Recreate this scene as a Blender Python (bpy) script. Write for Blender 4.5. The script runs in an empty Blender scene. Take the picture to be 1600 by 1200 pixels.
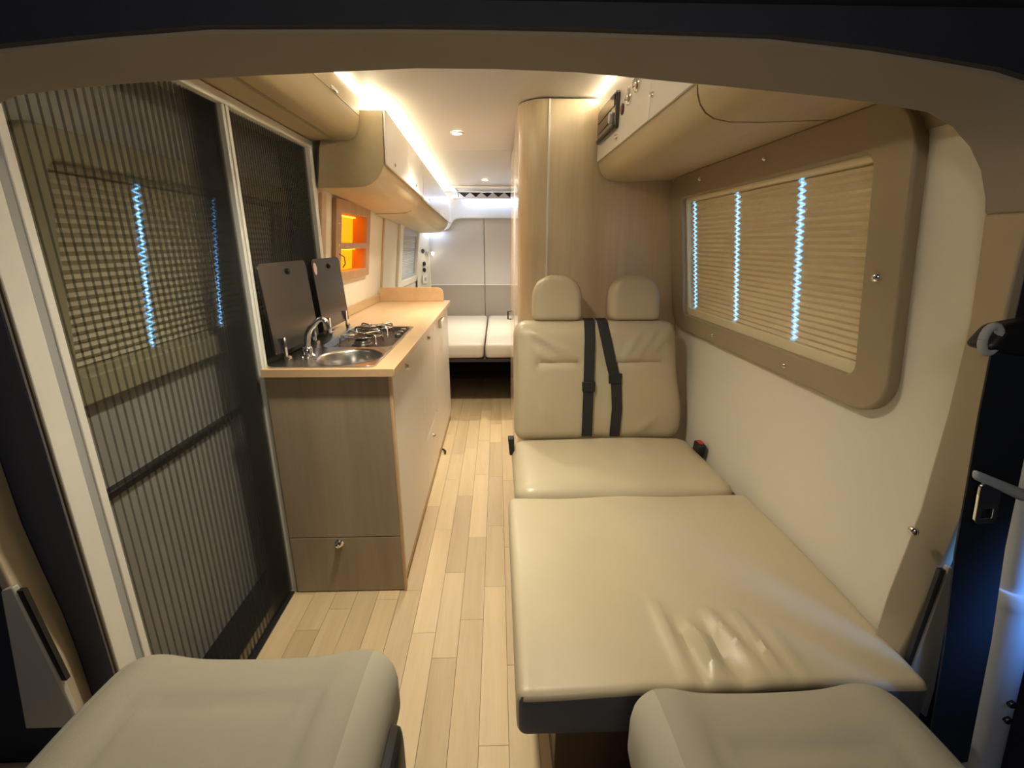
import bpy, bmesh, math, random
from mathutils import Vector, Matrix
random.seed(7)
S = bpy.context.scene
COL = S.collection
V = Vector
PI = math.pi

# ------------------------------------------------------------------ camera, world, light, exposure
cam_d = bpy.data.cameras.new('camera')
cam = bpy.data.objects.new('camera', cam_d)
COL.objects.link(cam)
cam.location = (0, 0, 1.3)
cam.rotation_euler = (math.radians(90 - 16.5), 0, math.radians(-1.7))
cam_d.sensor_fit = 'HORIZONTAL'
cam_d.sensor_width = 36
cam_d.lens = 36 * 740 / 1600
cam_d.clip_start = 0.01
S.camera = cam

world = bpy.data.worlds.new('world')
S.world = world
world.use_nodes = True
bgn = world.node_tree.nodes['Background']
bgn.inputs[0].default_value = (0.40, 0.55, 1.0, 1)
bgn.inputs[1].default_value = 0.02

S.view_settings.view_transform = 'Standard'
S.view_settings.look = 'None'
S.view_settings.gamma = 1
S.view_settings.use_curve_mapping = False
S.view_settings.exposure = 2.45


def area_light(name, loc, target, size, sizey, power, color):
    ld = bpy.data.lights.new(name, 'AREA')
    ld.shape = 'RECTANGLE'
    ld.size, ld.size_y = size, sizey
    ld.energy = power
    ld.color = color
    o = bpy.data.objects.new(name, ld)
    COL.objects.link(o)
    o.location = loc
    o.rotation_euler = (V(target) - V(loc)).to_track_quat('-Z', 'Y').to_euler()
    return o


WARM = (1.0, 0.91, 0.68)
COOL = (0.55, 0.72, 1.0)
# daylight through the passenger window of the cab, out of frame to the right
cw = area_light('cab_window_light', (1.09, 0.42, 0.90), (0.945, 0.69, 0.70), 0.12, 0.2, 0.075, (0.10, 0.34, 1.0))
cw.data.spread = math.radians(40)
# weak warm fill lamp added behind the camera to lift the cab seats
area_light('cab_fill_light', (0.0, -0.35, 1.60), (0.0, 0.9, 0.6), 0.3, 0.12, 0.6, (1.0, 0.88, 0.70))
K_LED = 10.0      # radiance of the warm ceiling strips
K_SPOT = 30.0       # lens brightness; the beam itself is P_SPOT watts
P_SPOT = 18.5


# ------------------------------------------------------------------ materials
MATS = {}


def nodes_of(m):
    m.use_nodes = True
    nt = m.node_tree
    return nt, nt.nodes, nt.links, nt.nodes['Principled BSDF']


def plain(name, col, rough=0.5, metal=0.0, var=0.06, scale=6.0, bump=0.0, bscale=200.0, coat=0.0, coat_r=0.1, spec=0.5):
    m = bpy.data.materials.new(name)
    nt, N, L, b = nodes_of(m)
    tc = N.new('ShaderNodeTexCoord')
    nz = N.new('ShaderNodeTexNoise')
    nz.inputs['Scale'].default_value = scale
    nz.inputs['Detail'].default_value = 4
    L.new(tc.outputs['Object'], nz.inputs['Vector'])
    mx = N.new('ShaderNodeMix')
    mx.data_type = 'RGBA'
    mx.inputs['A'].default_value = tuple(c * (1 - var) for c in col) + (1,)
    mx.inputs['B'].default_value = tuple(min(1, c * (1 + var)) for c in col) + (1,)
    L.new(nz.outputs['Fac'], mx.inputs['Factor'])
    L.new(mx.outputs['Result'], b.inputs['Base Color'])
    b.inputs['Roughness'].default_value = rough
    b.inputs['Metallic'].default_value = metal
    b.inputs['Specular IOR Level'].default_value = spec
    b.inputs['Coat Weight'].default_value = coat
    b.inputs['Coat Roughness'].default_value = coat_r
    if bump:
        n2 = N.new('ShaderNodeTexNoise')
        n2.inputs['Scale'].default_value = bscale
        n2.inputs['Detail'].default_value = 3
        L.new(tc.outputs['Object'], n2.inputs['Vector'])
        bp = N.new('ShaderNodeBump')
        bp.inputs['Strength'].default_value = bump
        bp.inputs['Distance'].default_value = 0.002
        L.new(n2.outputs['Fac'], bp.inputs['Height'])
        L.new(bp.outputs['Normal'], b.inputs['Normal'])
    MATS[name] = m
    return m


def wood(name, c1, c2, axis='Z', rough=0.45, per_object=0.0, scale=1.0, coat=0.0):
    """laminate with grain stretched along one axis; per_object shifts tone from piece to piece"""
    m = bpy.data.materials.new(name)
    nt, N, L, b = nodes_of(m)
    tc = N.new('ShaderNodeTexCoord')
    oi = N.new('ShaderNodeObjectInfo')
    mp = N.new('ShaderNodeMapping')
    st = {'X': (0.6, 9, 9), 'Y': (9, 0.6, 9), 'Z': (9, 9, 0.6)}[axis]
    mp.inputs['Scale'].default_value = tuple(s * scale for s in st)
    L.new(tc.outputs['Object'], mp.inputs['Vector'])
    ad = N.new('ShaderNodeVectorMath')
    ad.operation = 'ADD'
    mu = N.new('ShaderNodeMath')
    mu.operation = 'MULTIPLY'
    mu.inputs[1].default_value = 37.0
    L.new(oi.outputs['Random'], mu.inputs[0])
    L.new(mp.outputs['Vector'], ad.inputs[0])
    L.new(mu.outputs[0], ad.inputs[1])
    nz = N.new('ShaderNodeTexNoise')
    nz.inputs['Scale'].default_value = 1.0
    nz.inputs['Detail'].default_value = 6
    nz.inputs['Roughness'].default_value = 0.55
    nz.inputs['Distortion'].default_value = 0.6
    L.new(ad.outputs[0], nz.inputs['Vector'])
    nf = N.new('ShaderNodeTexNoise')
    nf.inputs['Scale'].default_value = 9.0
    nf.inputs['Detail'].default_value = 3
    L.new(ad.outputs[0], nf.inputs['Vector'])
    cr = N.new('ShaderNodeValToRGB')
    cr.color_ramp.elements[0].position = 0.32
    cr.color_ramp.elements[1].position = 0.68
    cr.color_ramp.elements[0].color = c1 + (1,)
    cr.color_ramp.elements[1].color = c2 + (1,)
    mx0 = N.new('ShaderNodeMix')
    mx0.data_type = 'FLOAT'
    mx0.inputs['Factor'].default_value = 0.25
    L.new(nz.outputs['Fac'], mx0.inputs['A'])
    L.new(nf.outputs['Fac'], mx0.inputs['B'])
    L.new(mx0.outputs['Result'], cr.inputs['Fac'])
    out = cr.outputs['Color']
    if per_object:
        mr = N.new('ShaderNodeMapRange')
        mr.inputs['To Min'].default_value = 1 - per_object
        mr.inputs['To Max'].default_value = 1 + per_object
        L.new(oi.outputs['Random'], mr.inputs['Value'])
        vm = N.new('ShaderNodeVectorMath')
        vm.operation = 'SCALE'
        L.new(out, vm.inputs[0])
        L.new(mr.outputs['Result'], vm.inputs['Scale'])
        out = vm.outputs[0]
    L.new(out, b.inputs['Base Color'])
    b.inputs['Roughness'].default_value = rough
    b.inputs['Coat Weight'].default_value = coat
    b.inputs['Coat Roughness'].default_value = 0.08
    MATS[name] = m
    return m


def glow(name, col, strength):
    m = bpy.data.materials.new(name)
    nt, N, L, b = nodes_of(m)
    b.inputs['Base Color'].default_value = (0.8, 0.8, 0.8, 1)
    b.inputs['Emission Color'].default_value = tuple(col) + (1,)
    b.inputs['Emission Strength'].default_value = strength
    MATS[name] = m
    return m


def net_material():
    m = bpy.data.materials.new('net_mesh')
    nt, N, L, b = nodes_of(m)
    b.inputs['Base Color'].default_value = (0.035, 0.033, 0.026, 1)
    b.inputs['Roughness'].default_value = 0.8
    tr = N.new('ShaderNodeBsdfTransparent')
    mx = N.new('ShaderNodeMixShader')
    mx.inputs[0].default_value = 0.36
    L.new(tr.outputs[0], mx.inputs[1])
    L.new(b.outputs[0], mx.inputs[2])
    L.new(mx.outputs[0], N['Material Output'].inputs['Surface'])
    return m


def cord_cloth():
    """blind cloth made translucent beside the cord holes to imitate their blue halo"""
    m = bpy.data.materials.new('blind_cloth_halo')
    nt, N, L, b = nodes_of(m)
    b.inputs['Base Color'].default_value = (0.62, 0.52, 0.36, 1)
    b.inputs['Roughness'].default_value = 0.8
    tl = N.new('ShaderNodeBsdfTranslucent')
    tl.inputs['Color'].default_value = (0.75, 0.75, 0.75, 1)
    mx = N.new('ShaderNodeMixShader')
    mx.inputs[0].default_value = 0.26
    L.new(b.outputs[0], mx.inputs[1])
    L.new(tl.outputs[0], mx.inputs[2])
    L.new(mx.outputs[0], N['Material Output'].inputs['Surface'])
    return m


M_CREAM = plain('cream_wall_laminate', (0.76, 0.705, 0.58), 0.55, var=0.03, scale=3, bump=0.05, bscale=350)
M_CEIL = plain('ceiling_laminate', (0.68, 0.655, 0.63), 0.45, var=0.02, scale=2)
M_WHITE = plain('white_gloss_laminate', (0.84, 0.80, 0.74), 0.36, var=0.02, coat=0.08)
M_ALU = plain('white_lacquered_aluminium', (0.76, 0.74, 0.66), 0.35, var=0.02)
M_ALUG = plain('grey_brush_seal', (0.36, 0.36, 0.35), 0.8, var=0.05)
M_TAN = plain('tan_carpet_lining', (0.36, 0.28, 0.19), 0.75, var=0.06, scale=30, bump=0.15, bscale=500)
M_TANPL = plain('tan_moulded_plastic', (0.35, 0.285, 0.18), 0.45, var=0.04, scale=10, bump=0.06, bscale=400)
M_PILLAR = plain('sand_pillar_trim', (0.45, 0.37, 0.25), 0.6, var=0.04, bump=0.06, bscale=400)
M_HEADER = plain('grey_brown_header_trim', (0.30, 0.25, 0.19), 0.7, var=0.05, bump=0.08, bscale=400)
M_NAVY = plain('dark_navy_lining', (0.018, 0.021, 0.034), 0.75, var=0.15, scale=20, bump=0.2, bscale=300)
M_NAVYPL = plain('navy_painted_metal', (0.05, 0.055, 0.085), 0.4, var=0.1)
M_BLACK = plain('black_plastic', (0.013, 0.013, 0.014), 0.45, var=0.1)
M_DARK = plain('dark_cavity_board', (0.03, 0.022, 0.016), 0.8, var=0.1)
M_OLIVE = plain('olive_window_frame_plastic', (0.42, 0.38, 0.23), 0.5, var=0.03)
M_DOORIN = plain('grey_door_panel', (0.50, 0.49, 0.42), 0.6, var=0.04)
M_BLIND = plain('beige_blind_cloth', (0.76, 0.645, 0.43), 0.75, var=0.04, scale=20, bump=0.05, bscale=600)
M_BLINDFR = plain('cream_blind_rail', (0.78, 0.67, 0.44), 0.4, var=0.02)
M_BLINDG = plain('grey_blind_cloth', (0.60, 0.60, 0.58), 0.75, var=0.04)
M_BLINDO = plain('olive_blind_cloth', (0.62, 0.56, 0.38), 0.75, var=0.04)
M_LEATHER = plain('beige_leatherette', (0.52, 0.435, 0.285), 0.42, var=0.05, scale=9, bump=0.12, bscale=260, coat=0.06, coat_r=0.25)
M_LEATHERF = plain('beige_leatherette_under_film', (0.52, 0.435, 0.285), 0.42, var=0.05, scale=9, bump=0.12, bscale=260, coat=0.15, coat_r=0.22)
M_PADSIDE = plain('shaded_leatherette', (0.10, 0.105, 0.125), 0.5, var=0.06, bump=0.1, bscale=260)  # front of the bed pad: beige leatherette with bluish shade put into the colour
M_CABFAB = plain('stone_seat_fabric', (0.35, 0.315, 0.235), 0.8, var=0.04, scale=14, bump=0.15, bscale=700)
M_CABFAB2 = plain('pale_stone_side_fabric', (0.43, 0.395, 0.30), 0.8, var=0.04, scale=14, bump=0.15, bscale=700)
M_BEDFAB = plain('pale_bed_leatherette', (0.60, 0.53, 0.44), 0.5, var=0.03, scale=5)
M_BELT = plain('black_webbing', (0.016, 0.015, 0.015), 0.7, var=0.1, bump=0.2, bscale=900)
M_NAVYBELT = plain('navy_webbing', (0.010, 0.013, 0.018), 0.6, var=0.1, bump=0.2, bscale=900)
M_RED = plain('red_button_plastic', (0.5, 0.03, 0.02), 0.4)
M_CHROME = plain('chrome', (0.82, 0.80, 0.78), 0.12, metal=1.0, var=0.02)
M_STEEL = plain('brushed_steel', (0.50, 0.47, 0.43), 0.28, metal=1.0, var=0.05, scale=30)
M_LID = plain('dark_tinted_glass', (0.018, 0.015, 0.013), 0.22, var=0.05, spec=0.7)
M_HOBBLK = plain('black_enamel', (0.03, 0.022, 0.016), 0.4)
M_REAR = plain('taupe_door_lining', (0.58, 0.545, 0.52), 0.6, var=0.03, scale=4)
M_REARLOW = plain('taupe_lower_lining', (0.38, 0.335, 0.295), 0.6, var=0.03, scale=4)
M_HEADW = plain('white_rear_header', (0.74, 0.76, 0.80), 0.4, var=0.01)
M_POST = plain('grey_post_plastic', (0.45, 0.47, 0.50), 0.5, var=0.05)
M_PLATE = plain('off_white_flap_plastic', (0.46, 0.44, 0.37), 0.5, var=0.04)
M_SCREEN = plain('dark_display_plastic', (0.05, 0.045, 0.036), 0.18, var=0.1)
M_STICKER = plain('pink_white_sticker', (0.8, 0.55, 0.5), 0.5)
M_NICHEIN = plain('niche_lining', (0.55, 0.20, 0.02), 0.6)
M_VENTD = plain('vent_dark_mesh', (0.05, 0.045, 0.05), 0.7)
M_VENTL = plain('vent_pale_cloth', (0.62, 0.55, 0.58), 0.7)
W_WARD = wood('oak_laminate_vertical', (0.57, 0.44, 0.265), (0.73, 0.59, 0.39), 'Z', 0.38, scale=0.8, coat=0.15)
W_SIDE = wood('oak_laminate_pale_gloss', (0.62, 0.48, 0.34), (0.74, 0.60, 0.45), 'Z', 0.22, scale=0.7, coat=0.5)
W_CAB = wood('ash_grey_brown_laminate', (0.26, 0.20, 0.125), (0.37, 0.29, 0.195), 'Z', 0.4, scale=0.8)
W_TOP = wood('light_oak_worktop', (0.56, 0.36, 0.185), (0.67, 0.46, 0.26), 'Y', 0.35, scale=0.8, coat=0.1)
W_EDGE = wood('oak_edge_trim', (0.50, 0.34, 0.17), (0.62, 0.44, 0.25), 'Y', 0.4)
W_LOCK = wood('tan_oak_foil', (0.50, 0.395, 0.225), (0.61, 0.49, 0.30), 'Y', 0.52, scale=0.6)
W_PLANK = wood('oak_floor_laminate', (0.50, 0.36, 0.19), (0.62, 0.47, 0.275), 'Y', 0.48, per_object=0.13, scale=1.3)
W_NICHE = wood('brown_niche_frame', (0.36, 0.20, 0.09), (0.46, 0.27, 0.13), 'Z', 0.4)
W_BASE = wood('dark_bench_laminate', (0.085, 0.05, 0.026), (0.12, 0.075, 0.042), 'Z', 0.5)
M_NET = net_material()
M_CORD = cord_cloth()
E_LED = glow('warm_led_strip', WARM, K_LED)
E_LEDK = glow('warm_led_strip_kitchen', WARM, K_LED * 0.65)
E_LEDR = glow('warm_led_strip_right', WARM, K_LED * 1.7)
E_COOL = glow('cool_led_strip', COOL, 7.0)
E_SPOT = glow('spot_lens', (1.0, 0.93, 0.75), K_SPOT)
E_DAY = glow('daylit_window_pane', (0.13, 0.40, 1.0), 1.2)
E_AMBER = glow('amber_lit_panel', (1.0, 0.30, 0.004), 0.30)
E_AMBER.node_tree.nodes['Principled BSDF'].inputs['Base Color'].default_value = (0.35, 0.08, 0.004, 1)
E_AMBERL = glow('amber_led_line', (1.0, 0.42, 0.01), 0.8)


# ------------------------------------------------------------------ mesh helpers (all coordinates are metres in the van)
class MB:
    def __init__(s):
        s.v, s.f = [], []
        s.mi = []

    def add(s, vs, fs, mi=0):
        o = len(s.v)
        s.v += [tuple(p) for p in vs]
        s.f += [tuple(i + o for i in f) for f in fs]
        s.mi += [mi] * len(fs)
        return s

    def box(s, x0, x1, y0, y1, z0, z1, mi=0):
        vs = [(x, y, z) for x in (x0, x1) for y in (y0, y1) for z in (z0, z1)]
        return s.add(vs, [(0, 1, 3, 2), (4, 6, 7, 5), (0, 4, 5, 1), (2, 3, 7, 6), (0, 2, 6, 4), (1, 5, 7, 3)], mi)

    def hexa(s, p, mi=0):
        """8 points: bottom ring 0-3, top ring 4-7"""
        return s.add(p, [(3, 2, 1, 0), (4, 5, 6, 7), (0, 1, 5, 4), (1, 2, 6, 5), (2, 3, 7, 6), (3, 0, 4, 7)], mi)

    def prism(s, pts, fa, fb, mi=0):
        """pts 2-D outline; fa, fb map a 2-D point to the two ends"""
        n = len(pts)
        vs = [fa(*p) for p in pts] + [fb(*p) for p in pts]
        fs = [tuple(range(n - 1, -1, -1)), tuple(range(n, 2 * n))]
        fs += [(i, (i + 1) % n, n + (i + 1) % n, n + i) for i in range(n)]
        return s.add(vs, fs, mi)

    def ring(s, outer, inner, fa, fb, mi=0):
        n = len(outer)
        vs = [fa(*p) for p in outer] + [fa(*p) for p in inner] + [fb(*p) for p in outer] + [fb(*p) for p in inner]
        fs = []
        for i in range(n):
            j = (i + 1) % n
            fs += [(i, j, n + j, n + i), (2 * n + j, 2 * n + i, 3 * n + i, 3 * n + j),
                   (j, i, 2 * n + i, 2 * n + j), (n + i, n + j, 3 * n + j, 3 * n + i)]
        return s.add(vs, fs, mi)

    def cyl(s, c, axis, r, l, n=20, r2=None, mi=0):
        """cylinder centred at c along axis"""
        a = V(axis).normalized()
        u = a.orthogonal().normalized()
        w = a.cross(u)
        r2 = r if r2 is None else r2
        c = V(c)
        vs = []
        for k, rr in ((-0.5, r), (0.5, r2)):
            for i in range(n):
                t = 2 * PI * i / n
                vs.append(c + a * l * k + (u * math.cos(t) + w * math.sin(t)) * rr)
        fs = [tuple(range(n - 1, -1, -1)), tuple(range(n, 2 * n))]
        fs += [(i, (i + 1) % n, n + (i + 1) % n, n + i) for i in range(n)]
        return s.add(vs, fs, mi)

    def lathe(s, c, axis, prof, n=24, mi=0):
        """prof: list of (radius, height along the axis)"""
        a = V(axis).normalized()
        u = a.orthogonal().normalized()
        w = a.cross(u)
        c = V(c)
        vs = []
        for r, h in prof:
            for i in range(n):
                t = 2 * PI * i / n
                vs.append(c + a * h + (u * math.cos(t) + w * math.sin(t)) * max(r, 1e-4))
        fs = []
        for k in range(len(prof) - 1):
            for i in range(n):
                j = (i + 1) % n
                fs.append((k * n + i, k * n + j, (k + 1) * n + j, (k + 1) * n + i))
        return s.add(vs, fs, mi)

    def tube(s, path, r, n=10, mi=0):
        path = [V(p) for p in path]
        rs = r if isinstance(r, (list, tuple)) else [r] * len(path)
        vs = []
        u = None
        for i, p in enumerate(path):
            t = (path[min(i + 1, len(path) - 1)] - path[max(i - 1, 0)]).normalized()
            if u is None:
                u = t.orthogonal().normalized()
            else:
                u = (u - t * u.dot(t)).normalized()
            w = t.cross(u)
            for k in range(n):
                a = 2 * PI * k / n
                vs.append(p + (u * math.cos(a) + w * math.sin(a)) * rs[i])
        fs = [tuple(range(n - 1, -1, -1)), tuple(range((len(path) - 1) * n, len(path) * n))]
        for i in range(len(path) - 1):
            for k in range(n):
                j = (k + 1) % n
                fs.append((i * n + k, i * n + j, (i + 1) * n + j, (i + 1) * n + k))
        return s.add(vs, fs, mi)

    def ribbon(s, path, width, thick, wdir, mi=0):
        path = [V(p) for p in path]
        wd = [V(d) for d in wdir] if isinstance(wdir, list) else [V(wdir)] * len(path)
        vs = []
        for i, p in enumerate(path):
            t = (path[min(i + 1, len(path) - 1)] - path[max(i - 1, 0)]).normalized()
            w = (wd[i] - t * wd[i].dot(t)).normalized() * width / 2
            q = t.cross(w).normalized() * thick / 2
            vs += [p - w - q, p + w - q, p + w + q, p - w + q]
        n = len(path)
        fs = [(3, 2, 1, 0), tuple(range(4 * n - 4, 4 * n))]
        for i in range(n - 1):
            for k in range(4):
                j = (k + 1) % 4
                fs.append((4 * i + k, 4 * i + j, 4 * i + 4 + j, 4 * i + 4 + k))
        return s.add(vs, fs, mi)


def tag(o, label=None, cat=None, group=None, kind=None):
    if label: o['label'] = label
    if cat: o['category'] = cat
    if group: o['group'] = group
    if kind: o['kind'] = kind
    return o


def wloc(o):
    p = V((0, 0, 0))
    while o is not None:
        p = p + V(o.location)
        o = o.parent
    return p


def obj(name, mb, mat, parent=None, bev=0.0, seg=2, smooth=35, origin=None, subd=0):
    """links an MB as ONE mesh object; coordinates in mb are van coordinates"""
    base = wloc(parent) if parent is not None else V((0, 0, 0))
    org = V(origin) if origin is not None else base
    me = bpy.data.meshes.new(name)
    me.from_pydata([V(p) - org for p in mb.v], [], mb.f)
    mats = mat if isinstance(mat, (list, tuple)) else [mat]
    for m in mats:
        me.materials.append(m)
    if len(mats) > 1:
        me.polygons.foreach_set('material_index', mb.mi)
    bm = bmesh.new()
    bm.from_mesh(me)
    bmesh.ops.recalc_face_normals(bm, faces=bm.faces)
    bm.to_mesh(me)
    bm.free()
    if smooth:
        me.shade_smooth()
        me.set_sharp_from_angle(angle=math.radians(smooth))
    o = bpy.data.objects.new(name, me)
    COL.objects.link(o)
    if parent is not None:
        o.parent = parent
    o.location = org - base
    if bev:
        b = o.modifiers.new('bevel', 'BEVEL')
        b.width = bev
        b.segments = seg
        b.limit_method = 'ANGLE'
        b.angle_limit = math.radians(40)
        b.harden_normals = False
    return o


def thing(name, label, cat, loc=(0, 0, 0), group=None):
    o = bpy.data.objects.new(name, None)
    COL.objects.link(o)
    o.empty_display_size = 0.05
    o.location = loc
    return tag(o, label, cat, group)


def struct(name, mb, mat, parent=None, **kw):
    o = obj(name, mb, mat, parent, **kw)
    if parent is None:
        o['kind'] = 'structure'
    return o


def struct_empty(name, loc=(0, 0, 0)):
    o = bpy.data.objects.new(name, None)
    COL.objects.link(o)
    o.empty_display_size = 0.05
    o.location = loc
    o['kind'] = 'structure'
    return o


def rrect(a0, a1, b0, b1, r, n=6):
    """rounded rectangle outline, 4*(n+1) points; r one radius or four (a0b0, a1b0, a1b1, a0b1)"""
    rs = r if isinstance(r, (list, tuple)) else [r] * 4
    cs = [(a0 + rs[0], b0 + rs[0], PI), (a1 - rs[1], b0 + rs[1], 1.5 * PI), (a1 - rs[2], b1 - rs[2], 0), (a0 + rs[3], b1 - rs[3], 0.5 * PI)]
    out = []
    for (ca, cb, t0), rr in zip(cs, rs):
        for k in range(n + 1):
            t = t0 + 0.5 * PI * k / n
            out.append((ca + rr * math.cos(t), cb + rr * math.sin(t)))
    return out


def cushion_mb(x0, x1, y0, y1, z0, z1, r, crown=0.0, n=(22, 22, 6), warp=None, mi=0):
    """soft rounded block: rounded box with a crowned top"""
    nx, ny, nz = n
    hx, hy, hz = (x1 - x0) / 2, (y1 - y0) / 2, (z1 - z0) / 2
    cx, cy, cz = (x0 + x1) / 2, (y0 + y1) / 2, (z0 + z1) / 2
    rr = r if isinstance(r, (tuple, list)) else (r, r, r)
    idx, vs, fs = {}, [], []

    def lin(i, n_, h, rad):
        # more samples inside the rounding
        t = i / n_
        return -h + 2 * h * (0.5 - 0.5 * math.cos(PI * t)) * 0.5 + (2 * h * t) * 0.5

    def vert(i, j, k):
        key = (i, j, k)
        if key in idx:
            return idx[key]
        p = [lin(i, nx, hx, rr[0]), lin(j, ny, hy, rr[1]), lin(k, nz, hz, rr[2])]
        q = [max(-h + ra, min(h - ra, c)) for c, h, ra in zip(p, (hx, hy, hz), rr)]
        d = [(c - cc) / ra for c, cc, ra in zip(p, q, rr)]
        l = math.sqrt(sum(e * e for e in d))
        m = max(abs(e) for e in d)
        if l > 1e-9:
            d = [e / l * m for e in d]
        p = [cc + e * ra for cc, e, ra in zip(q, d, rr)]
        u, v_ = p[0] / hx, p[1] / hy
        if p[2] > 0:
            p[2] += crown * max(0, 1 - u * u) * max(0, 1 - v_ * v_) * (p[2] / hz)
        P = V((cx + p[0], cy + p[1], cz + p[2]))
        if warp:
            P = V(warp(P))
        idx[key] = len(vs)
        vs.append(P)
        return idx[key]

    for i in range(nx):
        for j in range(ny):
            fs.append((vert(i, j, 0), vert(i, j + 1, 0), vert(i + 1, j + 1, 0), vert(i + 1, j, 0)))
            fs.append((vert(i, j, nz), vert(i + 1, j, nz), vert(i + 1, j + 1, nz), vert(i, j + 1, nz)))
    for i in range(nx):
        for k in range(nz):
            fs.append((vert(i, 0, k), vert(i + 1, 0, k), vert(i + 1, 0, k + 1), vert(i, 0, k + 1)))
            fs.append((vert(i, ny, k), vert(i, ny, k + 1), vert(i + 1, ny, k + 1), vert(i + 1, ny, k)))
    for j in range(ny):
        for k in range(nz):
            fs.append((vert(0, j, k), vert(0, j, k + 1), vert(0, j + 1, k + 1), vert(0, j + 1, k)))
            fs.append((vert(nx, j, k), vert(nx, j + 1, k), vert(nx, j + 1, k + 1), vert(nx, j, k + 1)))
    return MB().add(vs, fs, mi)


def ridge(px, py, ax, ay, bx, by, w, h):
    """soft fold: height of a ridge along segment a-b at p"""
    dx, dy = bx - ax, by - ay
    L2 = dx * dx + dy * dy
    t = max(0, min(1, ((px - ax) * dx + (py - ay) * dy) / L2))
    d2 = (px - ax - t * dx) ** 2 + (py - ay - t * dy) ** 2
    return h * math.exp(-d2 / (w * w)) * (0.35 + 0.65 * math.sin(PI * min(1, t * 0.85 + 0.15)))


def lerp(a, b, t):
    return a + (b - a) * t


def xw(z):
    """half width of the living area at height z (the van wall leans in towards the roof)"""
    pts = [(0, 0.87), (0.95, 0.865), (1.5, 0.80), (1.7, 0.77), (1.95, 0.70)]
    for (a, xa), (b, xb) in zip(pts, pts[1:]):
        if z <= b:
            return lerp(xa, xb, (z - a) / (b - a))
    return pts[-1][1]


def zc(y):
    """ceiling height"""
    return 1.9 if y <= 2.25 else 1.9 - 0.03 * (y - 2.25)


# ------------------------------------------------------------------ structure: floor
fl = MB().box(-0.86, 0.90, 0.10, 5.45, -0.05, -0.006)
floor = struct('floor', fl, plain('floor_underlay', (0.30, 0.21, 0.12), 0.6))
PW = 0.082
for c in range(13):
    xa = -0.80 + c * PW
    y = 0.10 + random.uniform(-0.4, 0.0)
    while y < 4.6:
        ln = random.choice((0.34, 0.42, 0.5, 0.62))
        ya, yb = max(y, 0.10), min(y + ln, 4.6)
        if yb - ya > 0.05:
            g, ch = 0.0001, 0.0006
            p = [(xa + g, ya + g, -0.006), (xa + PW - g, ya + g, -0.006), (xa + PW - g, yb - g, -0.006), (xa + g, yb - g, -0.006),
                 (xa + g + ch, ya + g + ch, 0.0), (xa + PW - g - ch, ya + g + ch, 0.0), (xa + PW - g - ch, yb - g - ch, 0.0), (xa + g + ch, yb - g - ch, 0.0)]
            obj('plank', MB().hexa(p), W_PLANK, floor, smooth=0, origin=(xa + PW / 2, (ya + yb) / 2, 0))
        y += ln
obj('floor_edge_strip', MB().box(-0.815, -0.797, 0.95, 1.555, -0.006, 0.004), M_ALU, floor, bev=0.002)


# ------------------------------------------------------------------ structure: side walls
def wall_mesh(side, ys, zs, skip):
    m = MB()
    n = len(zs)
    vs, fs = [], []
    y0 = lambda y, z: y if y != 0.805 else y * (1 + .035 * max(0, min(1, (1.15 - z) / 0.45)))
    for y in ys:
        for z in zs:
            vs.append((side * xw(z), y0(y, z), z))
    off = len(vs)
    for y in ys:
        for z in zs:
            vs.append((side * (xw(z) + 0.03), y0(y, z), z))
    for i in range(len(ys) - 1):
        for k in range(n - 1):
            if (i, k) in skip:
                continue
            a = i * n + k
            q = (a, a + n, a + n + 1, a + 1)
            fs.append(q)
            fs.append(tuple(off + t for t in reversed(q)))
    m.add(vs, fs)
    return m


wall_r = struct('wall_right', wall_mesh(1, [0.805, 1.045, 2.115, 5.40], [0, 0.70, 0.95, 0.995, 1.15, 1.485, 1.5, 1.7, 1.95], {(1, 3), (1, 4)}), M_CREAM, smooth=60)
# tan lining strip above the window line at the front end of the wall
m = MB()
for (za, zb) in ((1.503, 1.56), (1.56, 1.60)):
    m.hexa([(xw(za), 0.80, za), (xw(za) - .006, 0.80, za), (xw(za) - .006, 0.985, za), (xw(za), 0.985, za),
            (xw(zb), 0.80, zb), (xw(zb) - .006, 0.80, zb), (xw(zb) - .006, 0.985, zb), (xw(zb), 0.985, zb)])
obj('upper_lining', m, M_TANPL, wall_r)

NY0, NY1, NZ0, NZ1 = 2.48, 3.13, 1.11, 1.515     # amber niche frame on the left wall
wall_l = struct('wall_left', wall_mesh(-1, [2.27, 2.53, 3.06, 4.22, 5.20, 5.40], [0, 0.955, 0.99, 1.15, 1.46, 1.5, 1.7, 1.95],
                                       {(1, 3), (3, 2), (3, 3), (3, 4)}), M_CREAM, smooth=60)
# oak trims around the kitchen wall panel
m = MB()
for za, zb in ((0.955, 1.25), (1.25, 1.52)):
    m.hexa([(-xw(za) + d, y, z) for z in (za,) for d, y in ((0, 3.55), (.012, 3.55), (.012, 3.58), (0, 3.58))] +
           [(-xw(zb) + d, y, zb) for d, y in ((0, 3.55), (.012, 3.55), (.012, 3.58), (0, 3.58))])
obj('corner_trim', m, W_EDGE, wall_l, bev=0.002)
m = MB()
for za, zb in ((0.955, 1.25), (1.25, 1.52)):
    m.hexa([(-xw(za) + d, y, za) for d, y in ((0, 2.30), (.014, 2.30), (.014, 2.36), (0, 2.36))] +
           [(-xw(zb) + d, y, zb) for d, y in ((0, 2.30), (.014, 2.30), (.014, 2.36), (0, 2.36))])
obj('corner_trim', m, W_EDGE, wall_l, bev=0.002)

# rear wall behind the doors closes the body
struct('wall_rear', MB().box(-0.95, 0.95, 5.42, 5.46, 0, 1.95), M_REAR)

# ------------------------------------------------------------------ structure: ceiling in two panels with a joint
ceil = struct('ceiling', MB().box(-0.80, 0.80, 0.82, 5.42, 1.955, 1.975), M_CEIL)


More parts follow.
